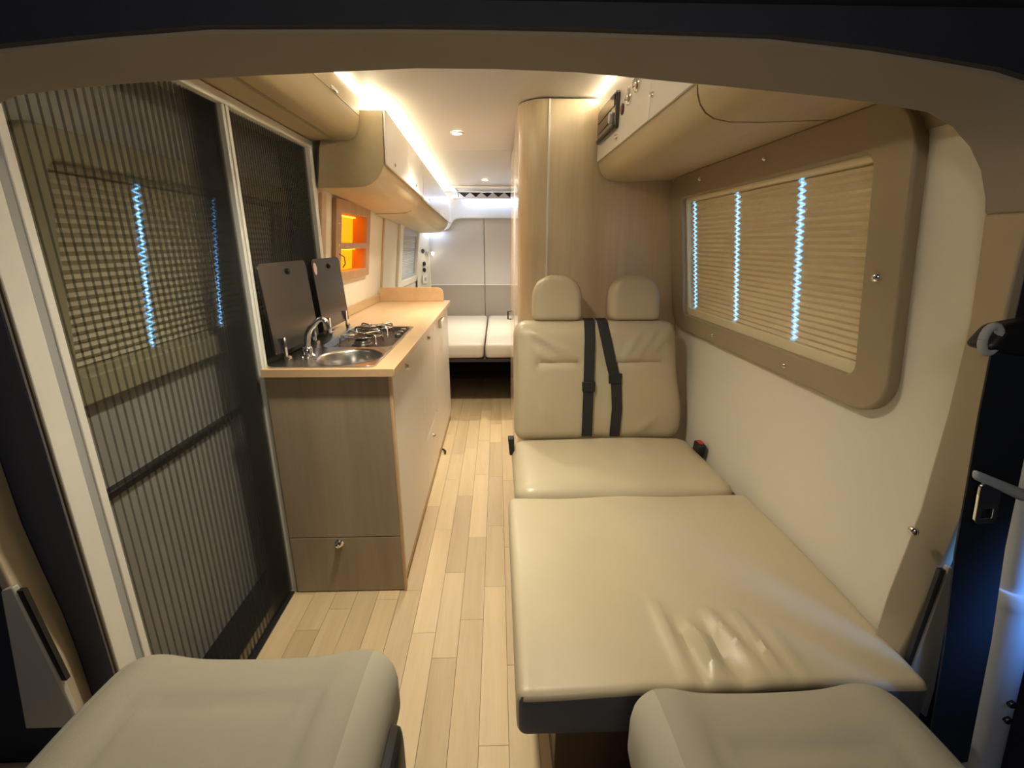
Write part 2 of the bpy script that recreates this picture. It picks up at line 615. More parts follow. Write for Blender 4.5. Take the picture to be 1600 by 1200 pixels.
def ceil_panel(ya, yb):
    m = MB()
    ys = [ya + (yb - ya) * i / 6 for i in range(7)]
    if ya < 2.25 < yb:
        ys = sorted(set(ys + [2.25]))
    for a, b in zip(ys, ys[1:]):
        pass
    n = len(ys)
    vs = []
    for y in ys:
        vs += [(-0.74, y, zc(y)), (0.74, y, zc(y)), (0.74, y, zc(y) + .02), (-0.74, y, zc(y) + .02)]
    fs = [(3, 2, 1, 0), tuple(range(4 * n - 4, 4 * n))]
    for i in range(n - 1):
        for k in range(4):
            fs.append((4 * i + k, 4 * i + (k + 1) % 4, 4 * i + 4 + (k + 1) % 4, 4 * i + 4 + k))
    return m.add(vs, fs)


obj('ceiling_panel', ceil_panel(0.82, 3.315), M_CEIL, ceil, bev=0.003)
obj('ceiling_panel', ceil_panel(3.327, 5.38), M_CEIL, ceil, bev=0.003)
obj('joint_strip', MB().box(-0.74, 0.74, 3.312, 3.33, zc(3.32) + .004, zc(3.32) + .012), M_TANPL, ceil)

# ------------------------------------------------------------------ structure: cab arch (header + pillar trims), cab lining
AYI, AYO = 0.805, 0.72          # inner (rear) and outer (cab side) edge of the arch lining
# right half of the opening, from the crown to the floor (x, z)
arch_in = [(0.0, 1.546), (0.119, 1.543), (0.361, 1.525), (0.52, 1.512), (0.613, 1.502), (0.668, 1.494), (0.712, 1.474), (0.748, 1.446), (0.776, 1.412), (0.796, 1.37), (0.803, 1.345)]
arch_out = [(0.0, 1.563), (0.119, 1.562), (0.361, 1.557), (0.50, 1.545), (0.60, 1.533), (0.68, 1.522), (0.73, 1.510), (0.765, 1.485), (0.783, 1.45), (0.788, 1.40), (0.789, 1.345)]
side_in = [(0.803, 1.3465), (0.815, 1.27), (0.828, 1.172), (0.834, 1.0), (0.832, 0.80), (0.823, 0.70), (0.812, 0.60), (0.808, 0.5), (0.805, 0.0)]
side_out = [(0.789, 1.3465), (0.789, 1.27), (0.797, 1.172), (0.818, 1.0), (0.829, 0.85), (0.814, 0.70), (0.798, 0.60), (0.782, 0.5), (0.770, 0.0)]


def deepen(pts, y, k):
    """the lower end of the pillar lining lies further back: slide points away along y with their size"""
    out = []
    for x, z in pts:
        r = 1 + k * max(0, min(1, (1.15 - z) / 0.45))
        out.append((x * r, y * r, 1.3 - (1.3 - z) * r if z > 0 else z))
    return out


def lining3(pi, po, sx, t=0.02):
    n = len(pi)
    vs = pi + po + [(x + sx * t, y, z) for x, y, z in pi] + [(x + sx * t, y, z) for x, y, z in po]
    fs = []
    for i in range(n - 1):
        for a_, b_ in ((0, 1), (1, 3), (3, 2), (2, 0)):
            fs.append((a_ * n + i, a_ * n + i + 1, b_ * n + i + 1, b_ * n + i))
    fs += [(0, n, 3 * n, 2 * n), (n - 1, 2 * n - 1, 4 * n - 1, 3 * n - 1)]
    return MB().add(vs, fs)


def pillar_skin(po, sx):
    n = len(po)
    a = [(x + sx * .012, y + .002, z) for x, y, z in po]
    b = [(sx * 1.16, y + .002, z) for x, y, z in po]
    vs = a + b + [(x, y + .02, z) for x, y, z in a] + [(x, y + .02, z) for x, y, z in b]
    fs = []
    for i in range(n - 1):
        for a_, b_ in ((0, 1), (1, 3), (3, 2), (2, 0)):
            fs.append((a_ * n + i, a_ * n + i + 1, b_ * n + i + 1, b_ * n + i))
    fs += [(0, n, 3 * n, 2 * n), (n - 1, 2 * n - 1, 4 * n - 1, 3 * n - 1)]
    return MB().add(vs, fs)


def lining(pi, po, t=0.02):
    """sheet from the inner edge curve to the outer edge curve, thickened away from the opening"""
    n = len(pi)

    def off(p, i):
        a, b = V(p[max(i - 1, 0)] + (0,)), V(p[min(i + 1, n - 1)] + (0,))
        d = (b - a).normalized()
        q = V((-d.y, d.x, 0))
        c = V((0, 0.9, 0))
        if (V(p[i] + (0,)) - c).dot(q) < 0:
            q = -q
        r = V(p[i] + (0,)) + q * t
        return (r.x, r.y)

    vs = [(x, AYI, z) for x, z in pi] + [(x, AYO, z) for x, z in po]
    vs += [(off(pi, i)[0], AYI, off(pi, i)[1]) for i in range(n)] + [(off(po, i)[0], AYO, off(po, i)[1]) for i in range(n)]
    fs = []
    for i in range(n - 1):
        for a_, b_ in ((0, 1), (1, 3), (3, 2), (2, 0)):
            fs.append((a_ * n + i, a_ * n + i + 1, b_ * n + i + 1, b_ * n + i))
    fs += [(0, n, 3 * n, 2 * n), (n - 1, 2 * n - 1, 4 * n - 1, 3 * n - 1)]
    return MB().add(vs, fs)


def surround(pi, po, ya, yb):
    m = MB()
    n = len(pi)
    vs = []
    for y in (ya, yb):
        vs += [(x, y, z) for x, z in pi] + [(x, y, z) for x, z in po]
    fs = []
    for i in range(n - 1):
        fs += [(i, i + 1, n + i + 1, n + i), (2 * n + i + 1, 2 * n + i, 3 * n + i, 3 * n + i + 1),
               (i + 1, i, 2 * n + i, 2 * n + i + 1), (n + i, n + i + 1, 3 * n + i + 1, 3 * n + i)]
    fs += [(0, n, 3 * n, 2 * n), (n - 1, 3 * n - 1, 4 * n - 1, 2 * n - 1)]
    return m.add(vs, fs)


def widen(x):
    return -x - .055 * max(0, x - .5) / .3


full_in = [(widen(x), z + .012 * min(1, x / .5)) for x, z in reversed(arch_in)] + arch_in[1:]
full_out = [(widen(x), z + .004 * min(1, x / .5)) for x, z in reversed(arch_out)] + arch_out[1:]
struct('trim_1', lining(full_in, full_out), M_HEADER, bev=0.004, smooth=50)
r_in, r_out = deepen(side_in, AYI, 0.035), deepen(side_out, AYO, 0.095)
tr_r = struct('trim_2', lining3(r_in, r_out, 1), M_PILLAR, bev=0.004, smooth=50)
left_in = [(-x - 0.058, z) for x, z in side_in]
left_out = [(-x - (0.055 if z > 1 else 0.040), z) for x, z in side_out]
l_in, l_out = [(x, AYI - .004, z) for x, z in left_in], [(x, AYO, z) for x, z in left_out]
tr_l = struct('trim_3', lining3(l_in, l_out, -1), M_PILLAR, bev=0.004, smooth=50)


def screw(p, nrm, parent, r=0.009, name='screw_cap', mat=None):
    prof = [(r, 0), (r, r * .3), (r * .8, r * .65), (r * .4, r * .9), (0, r)]
    return obj(name, MB().lathe(p, nrm, prof, 14), mat or M_CHROME, parent, smooth=60)


screw((0.8395, 0.812, 0.742), (-1, -.4, 0), tr_r, 0.010)
# navy reveal between the cab pillar and the side-door frame
struct('trim_4', MB().hexa([(-0.90, 0.806, 0), (-0.799, 0.790, 0), (-0.825, 0.80, 0), (-0.95, 0.88, 0), (-0.90, 0.806, 1.72), (-0.799, 0.790, 1.72), (-0.825, 0.80, 1.72), (-0.95, 0.88, 1.72)]), M_NAVYPL, bev=0.004)
# dark lining of the cab: roof, lip over the arch, pillars and cab sides
m = MB()
prof = [(0.722, 1.590), (0.705, 1.594), (0.66, 1.604), (0.4, 1.64), (0.0, 1.665), (-0.9, 1.665), (-0.9, 1.71), (0.722, 1.71)]
m.prism(prof, lambda y, z: (-1.15, y, z), lambda y, z: (1.15, y, z))
struct('ceiling_cab', m, M_NAVY, smooth=40)
# dark surround of the arch: body metal between lining and cab roof, then the pillars
struct('trim_5', surround([(x, z + .003) for x, z in full_out], [(x * 1.35, z + .14) for x, z in full_out], 0.708, 0.728), M_NAVY)
struct('trim_6', pillar_skin(r_out, 1), M_NAVY)
struct('trim_11', pillar_skin(l_out, -1), M_NAVY)
struct('trim_14', MB().box(0.90, 1.16, 0.745, 0.76, 1.15, 1.705), M_NAVY)
struct('trim_15', MB().box(-1.16, -0.93, 0.745, 0.76, 1.15, 1.705), M_NAVY)
struct('wall_cab_right', MB().box(1.15, 1.17, -0.9, 0.86, 0, 1.7), M_NAVY)
struct('wall_cab_left', MB().box(-1.17, -1.15, -0.9, 0.86, 0, 1.7), M_NAVY)
struct('floor_cab', MB().box(-1.15, 1.15, -0.9, 0.10, -0.05, -0.004), M_BLACK)
struct('trim_7', MB().box(-1.10, -0.70, 0.50, 0.715, 0.0, 0.33), M_PILLAR, bev=0.02, seg=3)


# off-white flaps of the belt slots low on both pillars
def flap(sx, pts, label, yf):
    t = thing('belt_slot_flap', label, 'flap', (sx * 0.82, yf, 0.5))
    obj('flap_plate', MB().prism(pts, lambda x, z: (x, yf - .010, z), lambda x, z: (x, yf + .002, z)), M_PLATE, t, bev=0.003)
    a, b = pts[0], pts[-1]
    k = [(a[0] - sx * .012, a[1] - .01), (a[0] - sx * .001, a[1] - .01), (b[0] - sx * .001, b[1] + .0), (b[0] - sx * .010, b[1] + .0)]
    obj('slot', MB().prism(k, lambda x, z: (x, yf - .006, z), lambda x, z: (x, yf + .0025, z)), M_BLACK, t)
    return t


flap(1, [(0.880, 0.692), (0.895, 0.685), (0.932, 0.38), (0.935, 0.30), (0.865, 0.36), (0.868, 0.44)], 'off-white plastic flap beside the dark slot low on the right cab pillar', 0.772)
flap(-1, [(-0.832, 0.738), (-0.854, 0.730), (-0.90, 0.42), (-0.80, 0.42), (-0.808, 0.53)], 'grey-white plastic flap beside the dark slot on the left cab pillar', 0.710)

# ------------------------------------------------------------------ window_1: right wall window with pleated blind
HOLES_R = (1.345, 1.70, 2.065)


def pleated_blind(side, ya, yb, za, zb, n, holes, depth, setback, xfun, hw=0.0034, band=0.012):
    """zig-zag cloth; real holes for the cords in every half pleat"""
    m = MB()
    cuts = [ya]
    kinds = []
    for h in sorted(holes):
        cuts += [h - band, h - hw, h + hw, h + band]
        kinds += [0, 1, 2, 1]
    cuts.append(yb)
    kinds.append(0)
    prof = []
    hp = (zb - za) / n
    for i in range(n):
        z0 = za + i * hp
        for k in range(2):
            a = (0, depth) if k == 0 else (depth, 0)
            for t in (0, 0.28, 0.72):
                prof.append((z0 + hp * (k + t) / 2, lerp(a[0], a[1], t), t == 0.28))
    prof.append((zb, 0, False))
    np_ = len(prof)
    vs = []
    for y in cuts:
        for z, d, h in prof:
            vs.append((side * (xfun(z) + setback - d), y, z))
    fs, mi = [], []
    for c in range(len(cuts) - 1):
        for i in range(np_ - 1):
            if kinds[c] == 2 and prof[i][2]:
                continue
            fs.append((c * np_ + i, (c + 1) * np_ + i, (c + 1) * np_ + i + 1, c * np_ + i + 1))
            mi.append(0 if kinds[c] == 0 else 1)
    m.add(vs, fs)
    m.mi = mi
    return m


def wall_frame(side, outer, inner, xfun, d0, d1):
    return MB().ring(outer, inner, lambda y, z: (side * (xfun(z) - d0), y, z), lambda y, z: (side * (xfun(z) - d1), y, z))


win = struct_empty('window_1', (0.83, 1.58, 0.95))
obj('surround', wall_frame(1, rrect(0.945, 2.255, 0.925, 1.572, 0.10, 8), rrect(1.048, 2.112, 0.998, 1.482, [.035, .02, .02, .035], 8), xw, -0.004, 0.026), M_TANPL, win, bev=0.006, seg=3)
obj('blind_rail', wall_frame(1, rrect(1.043, 2.117, 0.993, 1.487, 0.02, 4), rrect(1.062, 2.098, 1.028, 1.466, 0.012, 4), xw, -0.028, 0.006), M_BLINDFR, win, bev=0.003)
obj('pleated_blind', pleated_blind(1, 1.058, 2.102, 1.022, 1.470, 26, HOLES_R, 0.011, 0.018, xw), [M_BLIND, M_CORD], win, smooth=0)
m = MB()
m.hexa([(xw(z) + d, y, z) for z in (0.99,) for d, y in ((.032, 1.04), (.038, 1.04), (.038, 2.12), (.032, 2.12))] + [(xw(1.49) + d, y, 1.49) for d, y in ((.032, 1.04), (.038, 1.04), (.038, 2.12), (.032, 2.12))])
obj('pane', m, E_DAY, win, smooth=0)
for (y, z) in ((1.463, 1.535), (1.915, 1.535), (1.005, 1.232), (1.32, 0.958), (1.80, 0.958)):
    screw((xw(z) - 0.026, y, z), (-1, 0, 0.1), win, 0.012 if z == 1.232 else 0.009)


# ------------------------------------------------------------------ door_1: sliding door behind the fly screen, with window_2
def xd(z):
    return lerp(0.975, 0.92, max(0, min(1, (z - 1.0) / 0.5)))


door = struct_empty('door_1', (-0.97, 1.6, 0))
vs, fs = [], []
ys, zs = [0.88, 1.05, 2.16, 2.34], [0.0, 0.70, 0.705, 0.97, 1.005, 1.46, 1.50, 1.75]
dx = [0.0, 0.0, 0.02, 0.02, 0.02, 0.02, 0.02, 0.02]
for y in ys:
    for z, e in zip(zs, dx):
        vs.append((-(xd(z) + e), y, z))
n = len(zs)
for i in range(3):
    for k in range(n - 1):
        if i == 1 and k == 4:
            continue
        fs.append((i * n + k, (i + 1) * n + k, (i + 1) * n + k + 1, i * n + k + 1))
obj('door_panel', MB().add(vs, fs), M_DOORIN, door, smooth=0)
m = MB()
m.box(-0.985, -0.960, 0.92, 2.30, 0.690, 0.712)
obj('ledge_shade_line', m, M_BLACK, door, bev=0.004)  # black strip stands in for the shadow line of the door groove
win2 = struct_empty('window_2', (-0.95, 1.6, 0.95))
xd2 = lambda z: xd(z) + 0.02
obj('surround', wall_frame(-1, rrect(1.00, 2.24, 0.935, 1.53, 0.06, 8), rrect(1.075, 2.165, 1.0, 1.465, 0.03, 8), xd2, 0.0, 0.035), M_OLIVE, win2, bev=0.005)
obj('blind_rail', wall_frame(-1, rrect(1.07, 2.17, 0.995, 1.47, 0.02, 4), rrect(1.09, 2.15, 1.015, 1.45, 0.012, 4), xd2, -0.03, 0.012), M_OLIVE, win2, bev=0.003)
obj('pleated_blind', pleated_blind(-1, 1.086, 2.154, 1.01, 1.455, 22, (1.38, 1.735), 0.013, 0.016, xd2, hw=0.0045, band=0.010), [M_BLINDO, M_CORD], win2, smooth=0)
obj('pane', MB().hexa([(-(xd2(0.99) + d), y, 0.99) for d, y in ((.034, 1.06), (.038, 1.06), (.038, 2.18), (.034, 2.18))] + [(-(xd2(1.47) + d), y, 1.47) for d, y in ((.034, 1.06), (.038, 1.06), (.038, 2.18), (.034, 2.18))]), E_DAY, win2, smooth=0)
struct('floor_step', MB().box(-1.04, -0.80, 0.86, 2.30, -0.05, -0.007), M_BLACK)
# header and rear jamb of the door recess
struct('trim_8', MB().box(-1.02, -0.83, 0.90, 2.30, 1.722, 1.75), M_CREAM)
struct('trim_9', MB().box(-1.02, -0.832, 2.262, 2.30, 0, 1.722), M_DOORIN)

# ------------------------------------------------------------------ fly screen across the side door
fs_t = thing('fly_screen', 'dark pleated fly screen in a white frame across the side door', 'fly screen', (-0.80, 1.55, 0))
m = MB()
m.box(-0.822, -0.792, 0.797, 0.842, 0, 1.69)
m.box(-0.822, -0.792, 0.862, 0.880, 0, 1.69)
m.box(-0.822, -0.812, 0.842, 0.862, 0, 1.69)
obj('front_post', m, M_ALU, fs_t, bev=0.002)
obj('brush_seal', MB().box(-0.812, -0.795, 0.8425, 0.8615, 0, 1.69), M_ALUG, fs_t)
obj('raw_edge', MB().box(-0.7985, -0.794, 0.7945, 0.797, 0, 1.69), W_BASE, fs_t)
m = MB()
m.box(-0.828, -0.793, 1.566, 1.604, 0, 1.69)
m.box(-0.793, -0.788, 1.578, 1.592, 0, 1.69)
obj('meeting_post', m, M_ALU, fs_t, bev=0.003)
obj('rear_post', MB().box(-0.825, -0.79, 2.222, 2.258, 0.906, 1.69), M_ALU, fs_t, bev=0.003)
obj('top_rail', MB().box(-0.830, -0.788, 0.797, 2.258, 1.69, 1.72), M_ALU, fs_t, bev=0.003)
obj('bottom_track', MB().box(-0.822, -0.796, 0.938, 1.555, 0.0045, 0.010), M_BLACK, fs_t)


def net(ya, yb, za, zb, pitch=0.022, depth=0.0145, tight=None):
    yy = [ya]
    while yy[-1] < yb - .003:
        p = pitch if tight is None or yy[-1] < tight else max(.0075, pitch - (yy[-1] - tight) * .16)
        yy.append(min(yb, yy[-1] + p / 2))
    n = len(yy) - 1
    vs, fs = [], []
    for i in range(n + 1):
        x = -0.806 - (depth if i % 2 else 0)
        y = yy[i]
        vs += [(x, y, za), (x, y, zb)]
        if i:
            fs.append((2 * i - 2, 2 * i, 2 * i + 1, 2 * i - 1))
    return MB().add(vs, fs)


obj('pleated_net', net(0.881, 1.565, 0.012, 1.689, tight=1.36), M_NET, fs_t, smooth=0)
obj('pleated_net', net(1.605, 2.221, 0.908, 1.689, pitch=0.017), M_NET, fs_t, smooth=0)

# ------------------------------------------------------------------ kitchen cabinet
CXF, CY0, CY1 = -0.368, 1.558, 3.462
kit = thing('kitchen_cabinet', 'long kitchen base cabinet with white fronts and a grey-brown end panel', 'cabinet', (-0.58, 2.5, 0))
m = MB().box(-0.786, CXF + .002, CY0, CY0 + 0.018, 0.245, 0.873)
obj('end_panel', m, W_CAB, kit, bev=0.0015)
h = obj('access_hatch', MB().box(-0.786, CXF + .002, CY0, CY0 + 0.018, 0.004, 0.242), W_CAB, kit, bev=0.002)
obj('push_knob', MB().lathe((-0.603, CY0, 0.222), (0, -1, 0), [(0.016, 0), (0.016, .004), (0.010, .006), (0.010, .014), (0.012, .02), (0.008, .024), (0, .025)], 16), M_CHROME, h)
obj('corner_strip', MB().box(CXF - .006, CXF + .004, CY0 - .002, CY0 + 0.02, 0.002, 0.873), W_TOP, kit, bev=0.002)
m = MB()
m.box(-0.786, -0.40, CY0 + 0.018, CY1, 0.02, 0.05)
m.box(-0.786, -0.775, CY0 + 0.018, 2.30, 0.05, 0.87)
m.box(-0.855, -0.40, CY1 - .018, CY1, 0.004, 0.87)
m.box(-0.42, -0.392, CY0 + 0.018, CY1 - .018, 0.05, 0.87)
obj('carcass', m, M_WHITE, kit)
obj('plinth', MB().box(-0.398, -0.376, CY0 + .02, CY1 - .02, 0.002, 0.055), W_EDGE, kit)


def front(name, ya, yb, za, zb, knob=None, pull=None):
    f = obj(name, MB().box(CXF - .018, CXF, ya, yb, za, zb), M_WHITE, kit, bev=0.003)
    if knob:
        obj('latch_knob', MB().lathe((CXF, knob[0], knob[1]), (1, 0, 0), [(0.011, 0), (0.011, .003), (0.006, .004), (0.006, .008), (0.009, .012), (0, .014)], 14), M_STEEL, f)
    if pull:
        obj('handle', MB().box(CXF, CXF + .022, pull[0], pull[1], pull[2], pull[3]), M_ALU, f, bev=0.006, seg=3)
    return f


front('door', CY0 + .02, 2.238, 0.062, 0.868, knob=(1.835, 0.834))
front('door', 2.242, 2.688, 0.342, 0.868, knob=(2.45, 0.829))
front('drawer', 2.242, 2.688, 0.062, 0.336, knob=(2.48, 0.269))
front('fridge_door', 2.694, CY1, 0.062, 0.868, pull=(2.93, 3.08, 0.795, 0.845))
obj('door_stop', MB().tube([(CXF + .001, 2.86, 0.012), (CXF + .02, 2.83, 0.012), (CXF + .022, 2.80, 0.010)], 0.006, 8), M_BLACK, kit)

wt = thing('worktop', 'light oak worktop running along the kitchen cabinet to the rounded end board', 'worktop', (-0.58, 2.5, 0.875))
wt_m = MB()
T0, T1 = 0.874, 0.900
# slab around the cut-out of the sink unit
SX0, SX1, SY0, SY1 = -0.765, -0.432, 1.564, 2.345
wt_m.box(-0.786, -0.352, 1.537, SY0, T0, T1)
wt_m.box(-0.786, SX0, SY0, SY1, T0, T1)
wt_m.box(SX1, -0.352, SY0, SY1, T0, T1)
wt_m.box(-0.786, -0.352, SY1, 3.545, T0, T1)
wt_m.box(-0.860, -0.786, 2.31, 3.545, T0, T1)
obj('slab', wt_m, W_TOP, wt)
obj('front_edge', MB().box(-0.352, -0.347, 1.536, 3.475, T0, T1), W_TOP, wt, bev=0.0015)
m = MB()
m.hexa([(-xw(.901) + .004, 2.37, .901), (-xw(.901) + .016, 2.37, .901), (-xw(.901) + .016, 3.54, .901), (-xw(.901) + .004, 3.54, .901),
        (-xw(.955) + .002, 2.37, .955), (-xw(.955) + .012, 2.37, .955), (-xw(.955) + .012, 3.54, .955), (-xw(.955) + .002, 3.54, .955)])
obj('upstand', m, W_EDGE, wt, bev=0.002)
obj('end_board', MB().prism([(-0.850, .9005), (-0.392, .9005), (-0.392, .955), (-0.400, .98), (-0.415, .993), (-0.435, .998), (-0.846, .998)], lambda x, z: (x, 3.475, z), lambda x, z: (x, 3.493, z)), W_TOP, wt, bev=0.002)

# ------------------------------------------------------------------ sink and hob unit
sk = thing('sink_hob_unit', 'stainless steel sink and gas hob unit with two upright dark glass lids', 'sink', (-0.60, 1.95, 0.90))
TX0, TX1, TY0, TY1 = -0.782, -0.418, 1.556, 2.365
BCX, BCY, BRX, BRY = -0.540, 1.703, 0.108, 0.124
N = 36


def ell(a, b, n=N):
    return [(BCX + a * math.cos(2 * PI * (i + .5) / n + PI), BCY + b * math.sin(2 * PI * (i + .5) / n + PI)) for i in range(n)]


def up(z):
    return lambda x, y: (x, y, z)


YM = 1.845
m = MB()
m.ring(rrect(TX0, TX1, TY0, YM, [.03, .03, .001, .001], 8), ell(BRX + .012, BRY + .012), up(.9005), up(.906))
m.ring(rrect(TX0, TX1, YM, TY1, [.001, .001, .03, .03], 8), rrect(-0.705, -0.428, 1.868, 2.335, 0.04, 8), up(.9005), up(.906))
obj('steel_tray', m, M_STEEL, sk, bev=0.0015)
# basin
m = MB()
prev = None
levels = [(1.115, .9062), (1.06, .9055), (1.0, .897), (.95, .85), (.86, .80), (.6, .783), (.2, .779)]
vs, fs = [], []
for k, (s, z) in enumerate(levels):
    e = ell(BRX * s, BRY * s)
    vs += [(x, y, z) for x, y in e]
    if k:
        for i in range(N):
            j = (i + 1) % N
            fs.append(((k - 1) * N + i, (k - 1) * N + j, k * N + j, k * N + i))
fs.append(tuple(range((len(levels) - 1) * N, len(levels) * N)))
obj('basin', MB().add(vs, fs), M_STEEL, sk, smooth=50)
obj('drain', MB().lathe((BCX, BCY, .780), (0, 0, 1), [(.022, 0), (.022, .003), (.012, .003), (.0, .001)], 16), M_CHROME, sk)
# hob well
m = MB()
rr_ = rrect(-0.706, -0.427, 1.867, 2.336, 0.04, 8)
ri_ = rrect(-0.690, -0.443, 1.888, 2.315, 0.03, 8)
n = len(rr_)
m.add([(x, y, .9062) for x, y in rr_] + [(x, y, .888) for x, y in ri_], [(i, (i + 1) % n, n + (i + 1) % n, n + i) for i in range(n)] + [tuple(range(n, 2 * n))])
obj('hob_well', m, M_HOBBLK, sk, smooth=40)
for by, r in ((1.99, .034), (2.20, .028)):
    b = obj('burner', MB().lathe((-0.575, by, .889), (0, 0, 1), [(r * 1.25, 0), (r * 1.25, .006), (r, .008), (r, .016), (r * .9, .017), (r * .9, .022), (r * .6, .025), (0, .026)], 20), M_STEEL, sk, smooth=40)
    obj('burner_cap', MB().lathe((-0.575, by, .9155), (0, 0, 1), [(r * .8, 0), (r * .8, .004), (0, .006)], 18), M_BLACK, b)
    m = MB()
    for k in range(4):
        a = PI / 4 + k * PI / 2
        c, s_ = math.cos(a), math.sin(a)
        m.tube([(-0.575 + c * .105, by + s_ * .085, .892), (-0.575 + c * .10, by + s_ * .08, .935), (-0.575 + c * .09, by + s_ * .072, .939), (-0.575 + c * .02, by + s_ * .017, .937)], 0.0042, 6)
    m.tube([(-0.575 + .082 * math.cos(t * PI / 12), by + .066 * math.sin(t * PI / 12), .929) for t in range(25)], 0.0028, 6)
    obj('pan_support', m, M_CHROME, sk, smooth=60)
for ky in (1.99, 2.06, 2.13):
    obj('control_knob', MB().lathe((-0.452, ky + .13, .895), (0, 0, 1), [(.013, 0), (.013, .014), (.010, .018), (0, .019)], 14), M_STEEL, sk)
# lids


def lid(ya, yb, label_y, sticker=None):
    zb_, zt = 0.935, 1.238
    xb, xt = -0.752, -0.775
    pts = rrect(ya, yb, zb_, zt, [.012, .012, .025, .025], 5)
    fx = lambda z: lerp(xb, xt, (z - zb_) / (zt - zb_))
    l = obj('glass_lid', MB().prism(pts, lambda y, z: (fx(z), y, z), lambda y, z: (fx(z) - .006, y, z)), M_LID, sk, bev=0.0015)
    yc = (ya + yb) / 2
    obj('lid_stop', MB().lathe((fx(zt - .035), yc + .02, zt - .035), (1, 0, 0), [(.011, 0), (.011, .006), (.007, .010), (0, .011)], 14), M_BLACK, l)
    for q in (ya + .06, yb - .06):
        hm = MB()
        hm.tube([(-0.742, q - .015, .912), (-0.742, q + .015, .912)], .008, 8)
        hm.box(-0.752, -0.744, q - .008, q + .008, .912, .985)
        obj('hinge', hm, M_CHROME, l, smooth=40)
    if sticker:
        obj('sticker', MB().prism([(ya + .03 + .018 * math.cos(2 * PI * k / 16), zt - .04 + .025 * math.sin(2 * PI * k / 16)) for k in range(16)], lambda y, z: (fx(z) + .0003, y, z), lambda y, z: (fx(z) + .001, y, z)), M_STICKER, l)
    return l


lid(1.592, 1.992, 0)
lid(2.055, 2.415, 0, True)

fa = thing('faucet', 'chrome kitchen tap with an angled spout at the near corner of the sink', 'tap', (-0.69, 1.70, 0.906))
obj('base', MB().lathe((-0.69, 1.70, .9063), (0, 0, 1), [(.026, 0), (.026, .006), (.019, .012), (.019, .03), (.015, .036), (0, .037)], 20), M_CHROME, fa)
obj('spout', MB().tube([(-0.69, 1.70, .935), (-0.687, 1.70, .965), (-0.681, 1.70, .992), (-0.672, 1.70, 1.008), (-0.650, 1.70, 1.030), (-0.635, 1.70, 1.042), (-0.624, 1.70, 1.043), (-0.615, 1.70, 1.036), (-0.611, 1.70, 1.027)], [.012, .0115, .011, .0105, .010, .010, .010, .010, .009], 14), M_CHROME, fa, smooth=60)
obj('lever', MB().tube([(-0.69, 1.722, .93), (-0.70, 1.742, .955), (-0.702, 1.756, .972)], [.006, .005, .006], 10), M_CHROME, fa, smooth=60)

# ------------------------------------------------------------------ amber niche on the kitchen wall
ni = thing('wall_niche', 'brown framed wall niche with two amber lit compartments above the worktop', 'niche', (-0.83, 2.8, 1.11))
m = MB()
xfn = xw
fo = 0.022
outer = (NY0, NY1, NZ0, NZ1)
oy0, oy1 = 2.565, 3.055
comp = [(1.305, 1.452), (1.155, 1.272)]


def lbox(m, ya, yb, za, zb, d0, d1, mi=0):
    """block on the left wall, from depth d0 (into the wall when negative) to d1"""
    m.hexa([(-xw(za) + d0, ya, za), (-xw(za) + d1, ya, za), (-xw(za) + d1, yb, za), (-xw(za) + d0, yb, za),
            (-xw(zb) + d0, ya, zb), (-xw(zb) + d1, ya, zb), (-xw(zb) + d1, yb, zb), (-xw(zb) + d0, yb, zb)], mi)
    return m


lbox(m, NY0, oy0, NZ0, NZ1, .001, fo)
lbox(m, oy1, NY1, NZ0, NZ1, .001, fo)
lbox(m, oy0, oy1, comp[0][1], NZ1, .001, fo)
lbox(m, oy0, oy1, comp[1][1], comp[0][0], .001, fo)
lbox(m, oy0, oy1, NZ0, comp[1][0], .001, fo)
obj('frame', m, W_NICHE, ni, bev=0.0015)
for za, zb in comp:
    m = MB()
    lbox(m, oy0 - .01, oy1 + .01, za - .012, za, -.07, .002)
    lbox(m, oy0 - .01, oy1 + .01, zb, zb + .012, -.07, .002)
    lbox(m, oy0 - .012, oy0, za, zb, -.07, .002)
    lbox(m, oy1, oy1 + .012, za, zb, -.07, .002)
    c = obj('compartment', m, M_NICHEIN, ni)
    obj('amber_panel', lbox(MB(), oy0, oy1, za, zb, -.07, -.064), E_AMBER, c)
    obj('amber_led', lbox(MB(), oy0 + .01, oy1 - .01, zb - .006, zb - .001, -.062, -.045), E_AMBERL, c)
for yz in ((NY0 + .04, 1.29), (NY0 + .04, 1.40)):
    screw((-xw(yz[1]) + fo, yz[0], yz[1]), (1, 0, 0), ni, .006)
obj('cable', MB().tube([(-xw(1.25) + fo, 2.53, 1.25), (-xw(1.24) + fo + .02, 2.55, 1.235), (-xw(1.22) + fo + .015, 2.58, 1.20), (-xw(1.19) + fo + .003, 2.585, 1.18)], .003, 6), M_BLACK, ni)


# ------------------------------------------------------------------ overhead lockers, left
def sheer(y, z):
    return z - 0.043 * (y - 2.25)


prof_l = [(-0.482, 1.842), (-0.487, 1.66), (-0.492, 1.630), (-0.505, 1.598), (-0.525, 1.572), (-0.552, 1.552), (-0.585, 1.541), (-0.64, 1.537), (-0.785, 1.534), (-0.760, 1.70), (-0.722, 1.842)]


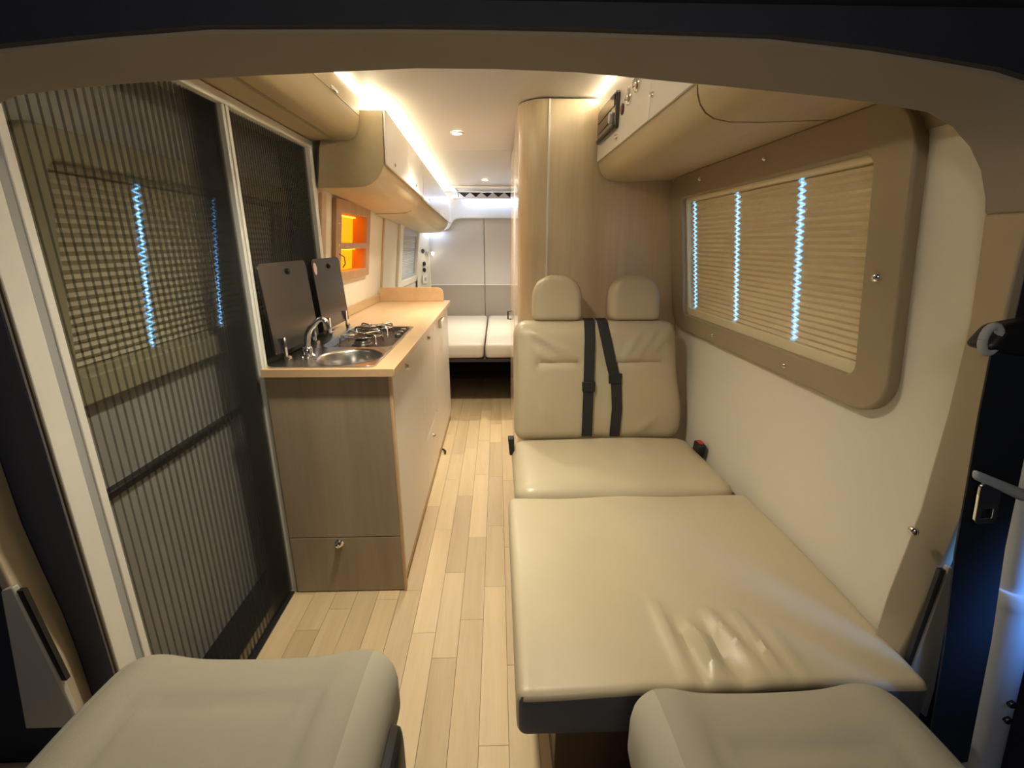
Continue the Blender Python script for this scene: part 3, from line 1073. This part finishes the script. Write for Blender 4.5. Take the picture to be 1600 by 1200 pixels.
def locker_left(name, label, ya, yb, doors, knobs, wood_m, drop=0.0, reveal=0.0):
    t = thing(name, label, 'locker', (-0.64, (ya + yb) / 2, 1.5))
    pr = [(x - reveal, z - drop if z < 1.7 else z) for x, z in prof_l]
    m = MB().prism(pr, lambda x, z: (x, ya, sheer(ya, z)), lambda x, z: (x, yb, sheer(yb, z)))
    obj('body', m, wood_m, t, bev=0.002, smooth=40)
    for (a, b), kz in zip(doors, knobs):
        d = MB()
        z0, z1 = 1.628 - drop, 1.846
        d.hexa([(-0.484, a, sheer(a, z0)), (-0.474, a, sheer(a, z0)), (-0.474, b, sheer(b, z0)), (-0.484, b, sheer(b, z0)),
                (-0.479, a, sheer(a, z1)), (-0.469, a, sheer(a, z1)), (-0.469, b, sheer(b, z1)), (-0.479, b, sheer(b, z1))])
        dd = obj('door', d, M_WHITE, t, bev=0.002)
        obj('push_latch', MB().lathe((-0.4735, kz, sheer(kz, z0 + .03)), (1, 0, 0), [(.008, 0), (.008, .003), (.004, .005), (0, .0055)], 12), M_STEEL, dd)
    return t


locker_left('overhead_locker', 'white fronted overhead locker above the kitchen worktop with rounded tan underside', 2.262, 3.292, [(2.258, 2.775), (2.779, 3.290)], [2.42, 3.0], W_LOCK)
locker_left('overhead_locker', 'white fronted overhead locker above the bed at the rear left', 3.300, 5.12, [(3.302, 4.2), (4.204, 5.12)], [3.56, 4.5], W_LOCK, drop=0.006, reveal=0.01)

# locker over the side door: tan with a bulging front
tk = thing('overhead_locker', 'tan bulging overhead locker above the fly screen door', 'locker', (-0.70, 1.5, 1.7))
prof_d = [(-0.575, 1.885), (-0.577, 1.83), (-0.580, 1.80), (-0.588, 1.765), (-0.603, 1.738), (-0.63, 1.725), (-0.68, 1.723), (-0.84, 1.723), (-0.80, 1.885)]
obj('body', MB().prism(prof_d, lambda x, z: (x, 0.83, z), lambda x, z: (x, 2.256, z)), W_LOCK, tk, smooth=40)
m = MB().prism([(-0.682, 1.7225), (-0.690, 1.7225), (-0.690, 1.716), (-0.682, 1.716)], lambda x, z: (x, 0.83, z), lambda x, z: (x, 2.255, z))
obj('seam_bead', m, M_TANPL, tk)
m = MB().tube([(-0.580, 0.84, 1.818), (-0.580, 2.25, 1.818)], .004, 6)
obj('seam_bead', m, M_TANPL, tk)
for hy in (1.35, 1.93):
    obj('hinge', MB().box(-0.583, -0.572, hy - .035, hy + .035, 1.822, 1.832), M_CHROME, tk, bev=.002)

# ------------------------------------------------------------------ LED strips
ls = thing('led_strip', 'warm white LED strip along the top of the kitchen side lockers', 'LED strip', (-0.51, 3.7, 1.85))
m = MB()
ya, yb = 2.262, 5.10
m.hexa([(-0.550, ya, sheer(ya, 1.848)), (-0.530, ya, sheer(ya, 1.848)), (-0.530, yb, sheer(yb, 1.848)), (-0.550, yb, sheer(yb, 1.848)),
        (-0.550, ya, sheer(ya, 1.854)), (-0.530, ya, sheer(ya, 1.854)), (-0.530, yb, sheer(yb, 1.854)), (-0.550, yb, sheer(yb, 1.854))])
obj('diffuser', m, E_LEDK, ls)
tag(obj('led_strip', MB().box(-0.596, -0.580, 0.86, 2.25, 1.8865, 1.892), E_LED), 'warm white LED strip above the tan locker over the side door', 'LED strip')
tag(obj('led_strip', MB().box(0.452, 0.470, 0.86, 2.262, 1.890, 1.896), E_LEDR), 'warm white LED strip along the top of the right control panel locker', 'LED strip')

# ------------------------------------------------------------------ right overhead lockers with the control panel
prof_r = [(0.448, 1.888), (0.448, 1.643), (0.451, 1.622), (0.459, 1.601), (0.473, 1.584), (0.494, 1.572), (0.53, 1.566), (0.60, 1.565), (0.782, 1.572), (0.762, 1.70), (0.708, 1.888)]
rl = thing('overhead_locker', 'overhead locker on the right with white control panel front and tan rounded underside', 'locker', (0.62, 1.7, 1.56))
obj('body', MB().prism(prof_r, lambda x, z: (x, 1.192, z), lambda x, z: (x, 2.262, z)), W_LOCK, rl, smooth=40)
obj('front_panel', MB().box(0.440, 0.4475, 1.52, 2.260, 1.643, 1.886), M_WHITE, rl, bev=0.0015)
fd = obj('front_door', MB().box(0.440, 0.4475, 1.195, 1.517, 1.643, 1.886), M_WHITE, rl, bev=0.0015)


def push_lock(y, z, parent, r=.011):
    return obj('push_latch', MB().lathe((0.440, y, z), (-1, 0, 0), [(r, 0), (r, .003), (r * .7, .006), (r * .7, .010), (0, .012)], 14), M_CHROME, parent)


push_lock(1.53 - .04, 1.700, fd, .009)
push_lock(1.90, 1.672, rl, .011)
nl = thing('overhead_locker', 'tan overhead locker nearest the cab on the right, above the window corner', 'locker', (0.62, 1.0, 1.56))
obj('body', MB().prism(prof_r, lambda x, z: (x, 0.83, z), lambda x, z: (x, 1.186, z)), W_LOCK, nl, bev=.002, smooth=40)
obj('front_panel', MB().box(0.440, 0.4475, 0.832, 1.184, 1.643, 1.886), M_WHITE, nl, bev=0.0015)

cp = thing('control_display', 'dark radio control unit set in the white right locker front', 'control unit', (0.44, 2.04, 1.70))
pts = [(1.885, 1.706), (2.205, 1.706), (2.205, 1.815), (1.885, 1.815)]
obj('housing', MB().prism(rrect(1.885, 2.205, 1.700, 1.822, .012, 4), lambda y, z: (0.425, y, z), lambda y, z: (0.4398, y, z)), M_SCREEN, cp, bev=.003)
obj('screen', MB().box(0.4225, 0.4249, 1.90, 2.19, 1.775, 1.812), M_LID, cp, bev=.001)
obj('key_row', MB().box(0.4225, 0.4249, 2.00, 2.19, 1.735, 1.758), M_SCREEN, cp, bev=.001)
obj('rotary_knob', MB().cyl((0.419, 1.935, 1.742), (1, 0, 0), .019, .012, 20), M_POST, cp, bev=.002)
obj('lower_lip', MB().box(0.419, 0.4249, 1.89, 2.19, 1.702, 1.714), M_BLACK, cp, bev=.002)
for i, (y, z, lb) in enumerate(((1.745, 1.765, 'round chrome socket in the white locker front, nearer the dark control unit'), (1.655, 1.778, 'round chrome socket in the white locker front, farther from the dark control unit'))):
    s = thing('power_socket', lb, 'socket', (0.44, y, z), 'chrome sockets on the right locker')
    obj('socket_ring', MB().lathe((0.4398, y, z), (-1, 0, 0), [(.028, 0), (.028, .006), (.024, .009), (.019, .008), (.017, .001)], 22), M_CHROME, s, smooth=40)
    obj('socket_face', MB().cyl((0.437, y, z), (1, 0, 0), .0185, .004, 20), M_POST, s)
    obj('cap_flap', MB().box(0.424, 0.431, y - .017, y + .017, z - .012, z + .010), M_CHROME, s, bev=.003)
sw = thing('rocker_switch', 'oval red rocker switch between the control unit and the chrome sockets', 'switch', (0.44, 1.835, 1.752))
obj('bezel', MB().lathe((0.4398, 1.835, 1.748), (-1, 0, 0), [(.018, 0), (.018, .004), (.013, .006), (.012, .002)], 18), M_BLACK, sw)
obj('rocker', MB().cyl((0.4355, 1.835, 1.748), (1, 0, 0), .012, .006, 16), M_RED, sw, bev=.001)

# ------------------------------------------------------------------ bathroom cabin (right, behind the bench)
bc = thing('bathroom_cabin', 'full height oak bathroom cabin with a rounded corner behind the bench seat', 'cabin', (0.45, 2.9, 0))
BX0, BX1, BYF, BYR = 0.100, 0.785, 2.272, 3.67
arc = [(0.225 - 0.125 * math.sin(t * PI / 16), BYF + 0.125 - 0.125 * math.cos(t * PI / 16)) for t in range(9)]
TZ = 1.893
outer = arc
inner = [(0.225 - 0.105 * math.sin(t * PI / 16), BYF + 0.125 - 0.105 * math.cos(t * PI / 16)) for t in range(9)]
obj('corner_panel', MB().prism(outer + inner[::-1], lambda x, y: (x, y, 0.004), lambda x, y: (x, y, TZ)), W_WARD, bc, smooth=40)
obj('front_panel', MB().prism([(0.232, .004), (xw(0) - .003, .004), (xw(.95) - .003, .95), (xw(1.5) - .003, 1.5), (xw(1.7) - .003, 1.7), (0.715, TZ), (0.232, TZ)], lambda x, z: (x, BYF, z), lambda x, z: (x, BYF + .02, z)), W_WARD, bc, bev=.001)
obj('chrome_strip', MB().box(0.2240, 0.2330, BYF - .005, BYF + .012, 0.36, TZ), M_ALU, bc, bev=.001)
sd = obj('side_panel', MB().box(BX0, BX0 + .02, BYF + 0.127, 2.86, 0.004, TZ), W_SIDE, bc, bev=.001)
d = obj('door', MB().box(BX0 - .002, BX0 + .018, 2.865, BYR, 0.02, 1.85), W_SIDE, bc, bev=.002)
obj('door_handle', MB().tube([(BX0 - .002, 3.66, .80), (BX0 - .022, 3.66, .80), (BX0 - .022, 3.66, .74), (BX0 - .002, 3.66, .74)], .006, 8), M_BLACK, d)
obj('rear_panel', MB().box(BX0, BX1, BYR, BYR + .02, 0.004, 1.84), W_SIDE, bc)

# ------------------------------------------------------------------ bench seat
bs = thing('bench_seat', 'two person beige leatherette bench seat with twin headrests by the window', 'bench seat', (0.45, 1.8, 0))
obj('base', MB().box(0.10, 0.80, 1.50, 2.10, 0.004, 0.355), W_BASE, bs, bev=.004)


def bench_warp(P):
    x, y, z = P
    if z > 0.45:
        dz = 0
        dz += ridge(x, y, 0.44, 1.62, 0.40, 1.80, 0.03, 0.006)
        dz += ridge(x, y, 0.55, 1.88, 0.60, 1.80, 0.012, 0.006)
        dz += ridge(x, y, 0.52, 1.74, 0.64, 1.70, 0.012, 0.005)
        dz -= ridge(x, y, 0.42, 1.50, 0.44, 1.90, 0.05, 0.006)
        dz += .004 * math.sin(9 * x + 3) * math.sin(11 * y)
        z += dz
    return (x, y, z)


obj('seat_cushion', cushion_mb(0.055, 0.845, 1.468, 1.955, 0.36, 0.478, (0.07, 0.06, 0.045), 0.014, (44, 30, 8), bench_warp), M_LEATHERF, bs, smooth=60)


def lean(P):
    """tilt the upright cushions backwards about their foot"""
    x, y, z = P
    return (x, y + (z - 0.47) * 0.17, z)


def back_warp(P):
    x, y, z = P
    if y < 1.97:
        u = (z - 0.47) / 0.5
        b = -.012 * math.sin(PI * max(0, min(1, u)))
        # stitched seam across both panels
        b += .012 * math.exp(-((z - 0.80) / .007) ** 2) * (1 if (0.16 < x < 0.36 or 0.50 < x < 0.72) else 0)
        b += .010 * math.exp(-((x - 0.455) / .035) ** 2)
        b -= ridge(x, z, 0.55, 0.82, 0.62, 0.93, .012, .015)
        b -= ridge(x, z, 0.60, 0.82, 0.69, 0.94, .012, .015)
        b -= ridge(x, z, 0.66, 0.84, 0.76, 0.94, .013, .013)
        b -= ridge(x, z, 0.16, 0.93, 0.33, 0.82, .014, .015)
        b -= ridge(x, z, 0.16, 0.86, 0.24, 0.81, .012, .011)
        b -= ridge(x, z, 0.18, 0.62, 0.22, 0.54, .014, .010)
        b -= ridge(x, z, 0.62, 0.50, 0.68, 0.56, .014, .010)
        y += b
    # the lower right corner flares towards the wall
    x += 0.035 * max(0, (x - 0.6) / 0.2) * math.exp(-((z - 0.56) / .16) ** 2)
    return lean((x, y, z))


bk = obj('backrest', cushion_mb(0.068, 0.795, 1.952, 2.072, 0.440, 0.972, (0.06, 0.05, 0.06), 0, (46, 6, 36), back_warp), M_LEATHER, bs, smooth=60)
for xa, xb in ((0.155, 0.372), (0.495, 0.722)):
    hw_ = (xb - xa) / 2
    xc = (xa + xb) / 2

    def hr_warp(P, xc=xc, hw_=hw_):
        x, y, z = P
        zm, zt = 1.055, 1.168
        if z > zm:
            k = min(1, (z - zm) / (zt - zm))
            x = xc + (x - xc) * max(0.35, (1 - k ** 2.6) ** (1 / 2.2))
        x += (x - xc) * .03 * (1.0 - (z - 0.98) / .19)
        return lean((x, y + .015, z - 0.02 * max(0, 1 - ((x - xc) / hw_) ** 2) * (1 if z < 1.0 else 0) * 0))

    hh = obj('headrest', cushion_mb(xa, xb, 1.968, 2.058, 0.970, 1.166, (0.035, 0.035, 0.025), 0, (22, 8, 26), hr_warp), M_LEATHER, bs, smooth=60)
    for q in (-.05, .05):
        obj('headrest_rod', MB().tube([V(lean((xc + q, 2.02, 0.95))), V(lean((xc + q, 2.02, 1.0)))], .006, 8), M_CHROME, hh)


def bfront(x, z, off=0.006):
    """point just in front of the backrest face"""
    u = (z - 0.47) / 0.5
    y = 1.952 - .012 * math.sin(PI * max(0, min(1, u))) + (0.010 if False else 0)
    return V((x, y + (z - 0.47) * 0.17 - off, z))


for pts, lb in (([(0.400, 0.975), (0.398, 0.90), (0.396, 0.80), (0.394, 0.70), (0.392, 0.60), (0.391, 0.50)], 'l'),
                ([(0.456, 0.975), (0.470, 0.90), (0.492, 0.80), (0.515, 0.72), (0.522, 0.60), (0.516, 0.50)], 'r')):
    path = [bfront(pts[0][0], 0.975, -.06) + V((0, 0, .006))] + [bfront(pts[0][0], .972, -.02) + V((0, 0, .004))] + [bfront(x, z) for x, z in pts[1:]] + [bfront(pts[-1][0], .476, .004)]
    b = obj('seat_belt', MB().ribbon(path, 0.046, 0.003, (1, 0, 0)), M_BELT, bs, smooth=50)
    bx = pts[3][0] if lb == 'l' else pts[3][0] - .005
    bz = 0.70 if lb == 'l' else 0.735
    obj('belt_tongue', MB().hexa([bfront(bx - .028, bz - .022, .012), bfront(bx + .028, bz - .022, .012), bfront(bx + .028, bz - .022, .004), bfront(bx - .028, bz - .022, .004),
                                  bfront(bx - .030, bz + .022, .012), bfront(bx + .030, bz + .022, .012), bfront(bx + .030, bz + .022, .004), bfront(bx - .030, bz + .022, .004)]), M_BLACK, b, bev=.003)
obj('belt_buckle', MB().hexa([(0.045, 1.845, 0.435), (0.066, 1.845, 0.435), (0.066, 1.885, 0.435), (0.045, 1.885, 0.435), (0.038, 1.855, 0.508), (0.064, 1.855, 0.508), (0.064, 1.895, 0.508), (0.038, 1.895, 0.508)]), M_BLACK, bs, bev=.004)
bu = obj('belt_buckle', MB().hexa([(0.822, 1.78, 0.435), (0.852, 1.78, 0.435), (0.852, 1.84, 0.435), (0.822, 1.84, 0.435), (0.826, 1.77, 0.502), (0.856, 1.77, 0.502), (0.856, 1.835, 0.502), (0.826, 1.835, 0.502)]), M_BLACK, bs, bev=.006)
obj('release_button', MB().box(0.831, 0.852, 1.785, 1.825, .5015, .506), M_RED, bu, bev=.002)

# ------------------------------------------------------------------ bed extension pad in front of the bench
pd = thing('bed_pad', 'large beige leatherette bed pad between bench and cab seats', 'pad', (0.45, 1.08, 0.004))
obj('support_box', MB().box(0.13, 0.80, 0.86, 1.46, 0.004, 0.349), W_BASE, pd, bev=.003)


def pad_warp(P):
    x, y, z = P
    if z > 0.44:
        dz = 0.004 * math.sin(7 * x + 1.3) * math.sin(6.5 * y + .4) + .0025 * math.sin(17 * x + 5 * y)
        for a in ((0.37, 0.93, 0.375, 0.72, .013, 0.0130), (0.425, 0.87, 0.45, 0.72, .010, 0.0156), (0.445, 0.83, 0.425, 0.72, .009, 0.0156),
                  (0.485, 0.90, 0.53, 0.72, .013, 0.0143), (0.545, 0.89, 0.565, 0.72, .012, 0.0130), (0.60, 0.84, 0.61, 0.72, .014, 0.0078)):
            dz += ridge(x, y, *a)
        for a in ((0.402, 0.88, 0.405, 0.72, .010, -0.0104), (0.465, 0.86, 0.48, 0.72, .010, -0.0117)):
            dz += ridge(x, y, *a)
        z += dz
    return (x, y, z)


sides = cushion_mb(0.030, 0.860, 0.704, 1.452, 0.350, 0.466, (0.022, 0.022, 0.022), 0.006, (84, 84, 6), pad_warp)
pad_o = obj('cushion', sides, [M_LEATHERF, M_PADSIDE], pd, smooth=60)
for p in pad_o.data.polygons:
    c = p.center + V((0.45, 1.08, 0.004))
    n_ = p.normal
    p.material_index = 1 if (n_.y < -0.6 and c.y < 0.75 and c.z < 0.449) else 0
# ------------------------------------------------------------------ swivelled cab seats at the bottom of the frame
def cab_seat(label, xa, xb, yf, top, flip):
    t = thing('swivel_chair', label, 'seat', ((xa + xb) / 2, 0.3, 0), 'swivelled cab seats')
    xc = (xa + xb) / 2
    obj('pedestal', MB().prism(rrect(xc - .17, xc + .17, 0.12, 0.46, .04), up(-0.002), up(0.40)), M_BLACK, t, bev=.01)
    obj('seat_pan', cushion_mb(xa + .012, xb - .006, 0.05, yf - .03, 0.40, top - .11, (.05, .06, .03), 0, (12, 12, 4)), M_BLACK, t)
    hwid = (xb - xa) / 2

    def wp(P):
        x, y, z = P
        u = (x - xc) / hwid
        v_ = (y - 0.08) / (yf - 0.08)
        if z > top - .07:
            # side bolsters, dip in the middle, stitched groove
            z += 0.012 * math.exp(-((abs(u) - .72) / .18) ** 2) - 0.006 * math.exp(-(u / .5) ** 2)
            gy = yf - .135
            if abs(u) < .5:
                z -= .012 * math.exp(-((y - gy) / .008) ** 2)
            for s in (-1, 1):
                z -= .006 * math.exp(-((u - s * .56) / .03) ** 2) * (1 if y < gy + .01 else 0)
        z -= 0.016 * max(0, v_ - .7) ** 2 / .09
        x += flip * 0.0
        return (x, y, z)

    cu = cushion_mb(xa, xb, 0.05, yf, top - .15, top, (.055, .065, .05), 0.016, (44, 44, 8), wp)
    o = obj('seat_cushion', cu, [M_CABFAB, M_CABFAB2], t, smooth=70)
    for p in o.data.polygons:
        c = p.center
        p.material_index = 1 if abs(c.x) > hwid * .80 else 0
    bkw = lambda P: (P[0], P[1] - (P[2] - .5) * .34, P[2])
    obj('backrest', cushion_mb(xa + .01, xb - .01, -0.06, 0.06, 0.52, 1.08, (.07, .05, .09), 0, (16, 6, 18), bkw), M_CABFAB, t, smooth=70)
    obj('recliner_cover', cushion_mb(xb - .02 if flip < 0 else xa - .022, xb + .022 if flip < 0 else xa + .02, 0.15, yf - .10, 0.38, top - .06, (.018, .05, .04), 0, (4, 10, 6)), M_BLACK, t)
    return t


cab_seat('swivelled cab seat with stone fabric cushion at the bottom left', -0.668, -0.178, 0.702, 0.622, -1)
cab_seat('swivelled cab seat with stone fabric cushion at the bottom right, overlapping the pad', 0.205, 0.66, 0.618, 0.612, 1)

# ------------------------------------------------------------------ right cab belt and post
sb = thing('cab_seat_belt', 'navy cab seat belt hanging from a black guide on the right pillar', 'seat belt', (0.78, 0.68, 1.15))
obj('guide', MB().hexa([(0.712, 0.655, 1.150), (0.90, 0.655, 1.120), (0.90, 0.70, 1.120), (0.712, 0.70, 1.150), (0.735, 0.66, 1.185), (0.90, 0.66, 1.215), (0.90, 0.70, 1.215), (0.735, 0.70, 1.185)]), M_BLACK, sb, bev=.012, seg=4)
obj('guide_loop', MB().tube([(0.712 + .012 * (1 - math.cos(t * PI / 8)), 0.665, 1.165 + .020 * math.sin(t * PI / 8)) for t in range(17)], .006, 8), M_POST, sb, smooth=60)
obj('webbing', MB().ribbon([(0.775, 0.668, 1.155), (0.785, 0.668, 1.05), (0.800, 0.668, 0.93), (0.815, 0.668, 0.80), (0.85, 0.668, 0.60), (0.89, 0.668, 0.30)], 0.085, .003, (1, 0, 0.12)), M_NAVYBELT, sb, smooth=50)
tg = obj('tongue', MB().hexa([(0.752, 0.650, 0.942), (0.845, 0.650, 0.900), (0.845, 0.662, 0.900), (0.752, 0.662, 0.942), (0.750, 0.650, 0.958), (0.852, 0.650, 0.918), (0.852, 0.662, 0.918), (0.750, 0.662, 0.958)]), M_POST, sb, bev=.005)
obj('tongue_plate', MB().ring(rrect(0.764, 0.800, 0.862, 0.935, .008, 3), rrect(0.774, 0.792, 0.872, 0.890, .003, 3), lambda x, z: (x + (.93 - z) * .12, 0.652, z), lambda x, z: (x + (.93 - z) * .12, 0.657, z)), M_CHROME, tg, bev=.001)
pp = thing('pillar_post', 'slim grey post with a stepped collar by the right cab door, lit blue', 'post', (0.97, 0.69, 0.0))
obj('upper_tube', MB().tube([(0.862, 0.69, 1.08), (0.93, 0.69, 0.70)], .021, 18), M_POST, pp, smooth=40)
obj('collar', MB().lathe((0.930, 0.69, 0.705), (0.12, 0, -1), [(.0, 0), (.030, .0), (.034, .006), (.034, .03), (.033, .035), (0.033, .04)], 20), M_POST, pp, smooth=40)
obj('lower_tube', MB().tube([(0.934, 0.69, 0.675), (0.99, 0.69, 0.22), (1.02, 0.69, 0.0)], .033, 18), M_POST, pp, smooth=40)
for z in (0.47, 0.43):
    obj('bolt', MB().cyl((0.963 + (.44 - z) * .12, 0.655, z), (0, 1, 0), .007, .008, 12), M_BLACK, pp)

# ------------------------------------------------------------------ rear: bed, doors, header, gadgets
for xa, xb, lb in ((-0.80, -0.115, 'pale bed cushion at the rear, the left one by the kitchen side'), (-0.105, 0.60, 'pale bed cushion at the rear, the right one beside the bathroom')):
    tag(obj('bed_cushion', cushion_mb(xa, xb, 3.705, 5.30, 0.412, 0.535, (.03, .03, .03), .01, (14, 20, 5)), M_BEDFAB, origin=((xa + xb) / 2, 4.5, .412), smooth=60), lb, 'cushion', 'rear bed cushions')
bb = thing('bed_platform', 'dark bed base with an open cavity under the rear cushions', 'platform', (0, 4.5, 0))
obj('board', MB().box(-0.82, 0.80, 3.72, 5.30, 0.385, 0.410), M_DARK, bb)
obj('side_support', MB().box(-0.82, -0.56, 3.76, 5.30, 0.004, 0.385), M_DARK, bb)
obj('side_support', MB().box(0.42, 0.80, 3.76, 5.30, 0.004, 0.385), M_DARK, bb)
obj('rear_support', MB().box(-0.56, 0.42, 4.75, 4.78, 0.004, 0.385), M_DARK, bb)

RY = 5.33
for nm, xa, xb in (('door_2', -0.735, -0.144), ('door_3', -0.138, 0.70)):
    d = struct_empty(nm, ((xa + xb) / 2, RY, 0.5))
    obj('upper_panel', MB().box(xa, xb, RY, RY + .03, 0.872, 1.60), M_REAR, d, bev=.004)
    obj('lower_panel', MB().box(xa, xb, RY - .012, RY + .03, 0.40, 0.862), M_REARLOW, d, bev=.004)
    obj('waist_trim', MB().box(xa, xb, RY - .016, RY + .02, 0.862, 0.872), M_WHITE, d, bev=.002)
# left rear corner pillar with reading lamp and sockets
st = MB().hexa([(-0.86, 5.10, 0.54), (-0.735, 5.325, 0.54), (-0.735, 5.37, 0.54), (-0.90, 5.37, 0.54), (-0.815, 5.10, 1.44), (-0.735, 5.325, 1.44), (-0.735, 5.37, 1.44), (-0.86, 5.37, 1.44)])
struct('trim_10', st, M_CREAM)
struct('trim_13', MB().box(-0.745, -0.730, RY - .02, RY, 0.54, 1.44), M_WHITE)
# white S-curved header over the rear doors
hd = [(-0.80, 1.437), (-0.560, 1.437), (-0.530, 1.442), (-0.505, 1.458), (-0.475, 1.51), (-0.455, 1.535), (-0.425, 1.552), (-0.38, 1.556), (0.74, 1.556), (0.74, 1.83), (-0.80, 1.83)]
struct('trim_12', MB().prism(hd, lambda x, z: (x, RY - .05, z), lambda x, z: (x, RY - .002, z)), M_HEADW, bev=.008, seg=3, smooth=40)
tag(obj('led_strip', MB().box(-0.33, 0.45, RY - .075, RY - .058, 1.735, 1.75), E_COOL), 'cool white LED strip across the white header over the rear doors', 'LED strip')
tag(obj('led_strip', MB().box(-0.76, -0.57, RY - .07, RY - .056, 1.440, 1.452), E_COOL), 'short cool white LED strip under the rear end of the left lockers', 'LED strip')

w3 = struct_empty('window_3', (-0.83, 4.7, 0.95))
obj('surround', wall_frame(-1, rrect(4.10, 5.10, 0.93, 1.49, .05, 6), rrect(4.24, 5.06, 0.985, 1.44, .03, 6), xw, -.002, .022), M_CREAM, w3, bev=.004)
obj('blind_rail', wall_frame(-1, rrect(4.235, 5.065, 0.98, 1.445, .03, 4), rrect(4.27, 5.03, 1.01, 1.37, .02, 4), xw, -.025, .003), M_POST, w3, bev=.003)
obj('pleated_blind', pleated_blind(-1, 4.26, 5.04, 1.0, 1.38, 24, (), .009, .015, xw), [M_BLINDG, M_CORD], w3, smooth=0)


def gadget(y, z):
    """point on the diagonal corner pillar"""
    t = (y - 5.10) / 0.225
    xl = lerp(-0.86, -0.815, (z - .54) / .9)
    return V((lerp(xl, -0.735, t), y, z))


GN = V((0.225, -0.10, 0)).normalized()
gp = gadget(5.28, 1.212)
rd = thing('reading_lamp', 'small lit reading lamp on the rear left corner pillar', 'lamp', gp)
obj('lamp_base', MB().cyl(gp + GN * .006, GN, .022, .012, 16), M_ALU, rd)
obj('lamp_head', MB().tube([gp + GN * .01, gp + GN * .035, gp + GN * .05 + V((0.015, -.01, -.01))], [.008, .008, .018], 12), M_ALU, rd)
obj('bulb', MB().lathe(gp + GN * .054 + V((.017, -.012, -.011)), GN, [(.016, 0), (.012, .008), (0, .011)], 12), glow('reading_lamp_bulb', (1, .92, .8), 8), rd)
for y, z, lb in ((5.20, 1.225, 'black round fitting on the rear corner pillar, level with the reading lamp'), (5.22, 1.095, 'upper small dark socket below the reading lamp'), (5.22, 1.030, 'lower dark socket just above the white socket plate')):
    q = gadget(y, z)
    t = thing('wall_socket', lb, 'socket', q, 'rear pillar sockets')
    obj('socket_face', MB().lathe(q, GN, [(.024, 0), (.024, .006), (.018, .009), (.014, .004), (0, .004)], 16), M_BLACK, t)
q = gadget(5.22, 0.935)
t = thing('wall_socket', 'square white socket plate lowest on the rear corner pillar', 'socket', q, 'rear pillar sockets')
u_ = V((0, 0, 1)).cross(GN).normalized()
m = MB()
cs = [q + u_ * a + V((0, 0, b)) for a, b in ((-.045, -.045), (.045, -.045), (.045, .045), (-.045, .045))]
m.hexa([c for c in cs] + [c + GN * .010 for c in cs])
pl = obj('plate', m, M_WHITE, t, bev=.003)
obj('socket_well', MB().cyl(q + GN * .0105, GN, .022, .003, 18), M_POST, pl)

# ------------------------------------------------------------------ ceiling spots and roof vent
for x, y, lb in ((-0.215, 1.30, 'added round ceiling spot nearest the cab, unseen behind the arch, to brighten the pad'), (-0.215, 2.872, 'round recessed ceiling spot just ahead of the ceiling joint'), (-0.10, 4.45, 'round recessed ceiling spot nearer the rear doors')):  # the first spot is out of view, added to brighten the pad
    z = zc(y)
    sp = thing('ceiling_spot', lb, 'ceiling light', (x, y, z), 'recessed ceiling spots')
    obj('rim', MB().lathe((x, y, z), (0, 0, -1), [(.036, 0), (.036, .004), (.030, .008), (.024, .006), (.024, .001)], 26), M_ALU, sp, smooth=40)
    obj('lens', MB().lathe((x, y, z - .001), (0, 0, -1), [(.0238, 0), (.020, .003), (.010, .004), (0, .0045)], 22), E_SPOT, sp, smooth=60)
    ld = bpy.data.lights.new('spot_beam', 'SPOT')
    ld.energy = P_SPOT
    ld.color = (1.0, 0.93, 0.75)
    ld.spot_size = math.radians(124)
    ld.spot_blend = 1.0
    ld.shadow_soft_size = 0.05
    lo = bpy.data.objects.new('spot_beam', ld)
    COL.objects.link(lo)
    lo.location = (0, 0, -0.012)
    lo.parent = sp

vt = thing('roof_vent', 'square roof vent with a zigzag pleated shade near the rear doors', 'roof vent', (-0.05, 5.0, zc(5.0)))
z = zc(5.0)
m = MB().ring(rrect(-0.46, 0.42, 4.78, 5.22, .04), rrect(-0.40, 0.36, 4.84, 5.18, .03), up(z - .012), up(z + .004))
obj('frame', m, M_WHITE, vt, bev=.003)
obj('light_bar', MB().box(-0.43, -0.415, 4.86, 5.14, z - .018, z - .0125), E_COOL, vt)
m = MB()
k = 0
xs = [-0.39 + 0.058 * i for i in range(14)]
vs, fs = [], []
for i, x in enumerate(xs):
    zz = z - .016 if i % 2 == 0 else z - .060
    vs += [(x, 5.20, zz), (x, 5.245, zz), (x, 5.20, z - .0635), (x, 5.245, z - .0635)]
    if i:
        a_, b_ = 4 * i - 4, 4 * i
        fs += [(a_, b_, b_ + 1, a_ + 1), (a_, b_, b_ + 2, a_ + 2)]
obj('pleated_shade', MB().add(vs, fs), M_VENTL, vt, smooth=0)
obj('shade_backing', MB().box(-0.40, 0.36, 5.246, 5.25, z - .066, z - .010), M_VENTD, vt)
obj('shade_rail', MB().box(-0.45, 0.38, 5.18, 5.252, z - .076, z - .064), M_VENTL, vt, bev=.002)
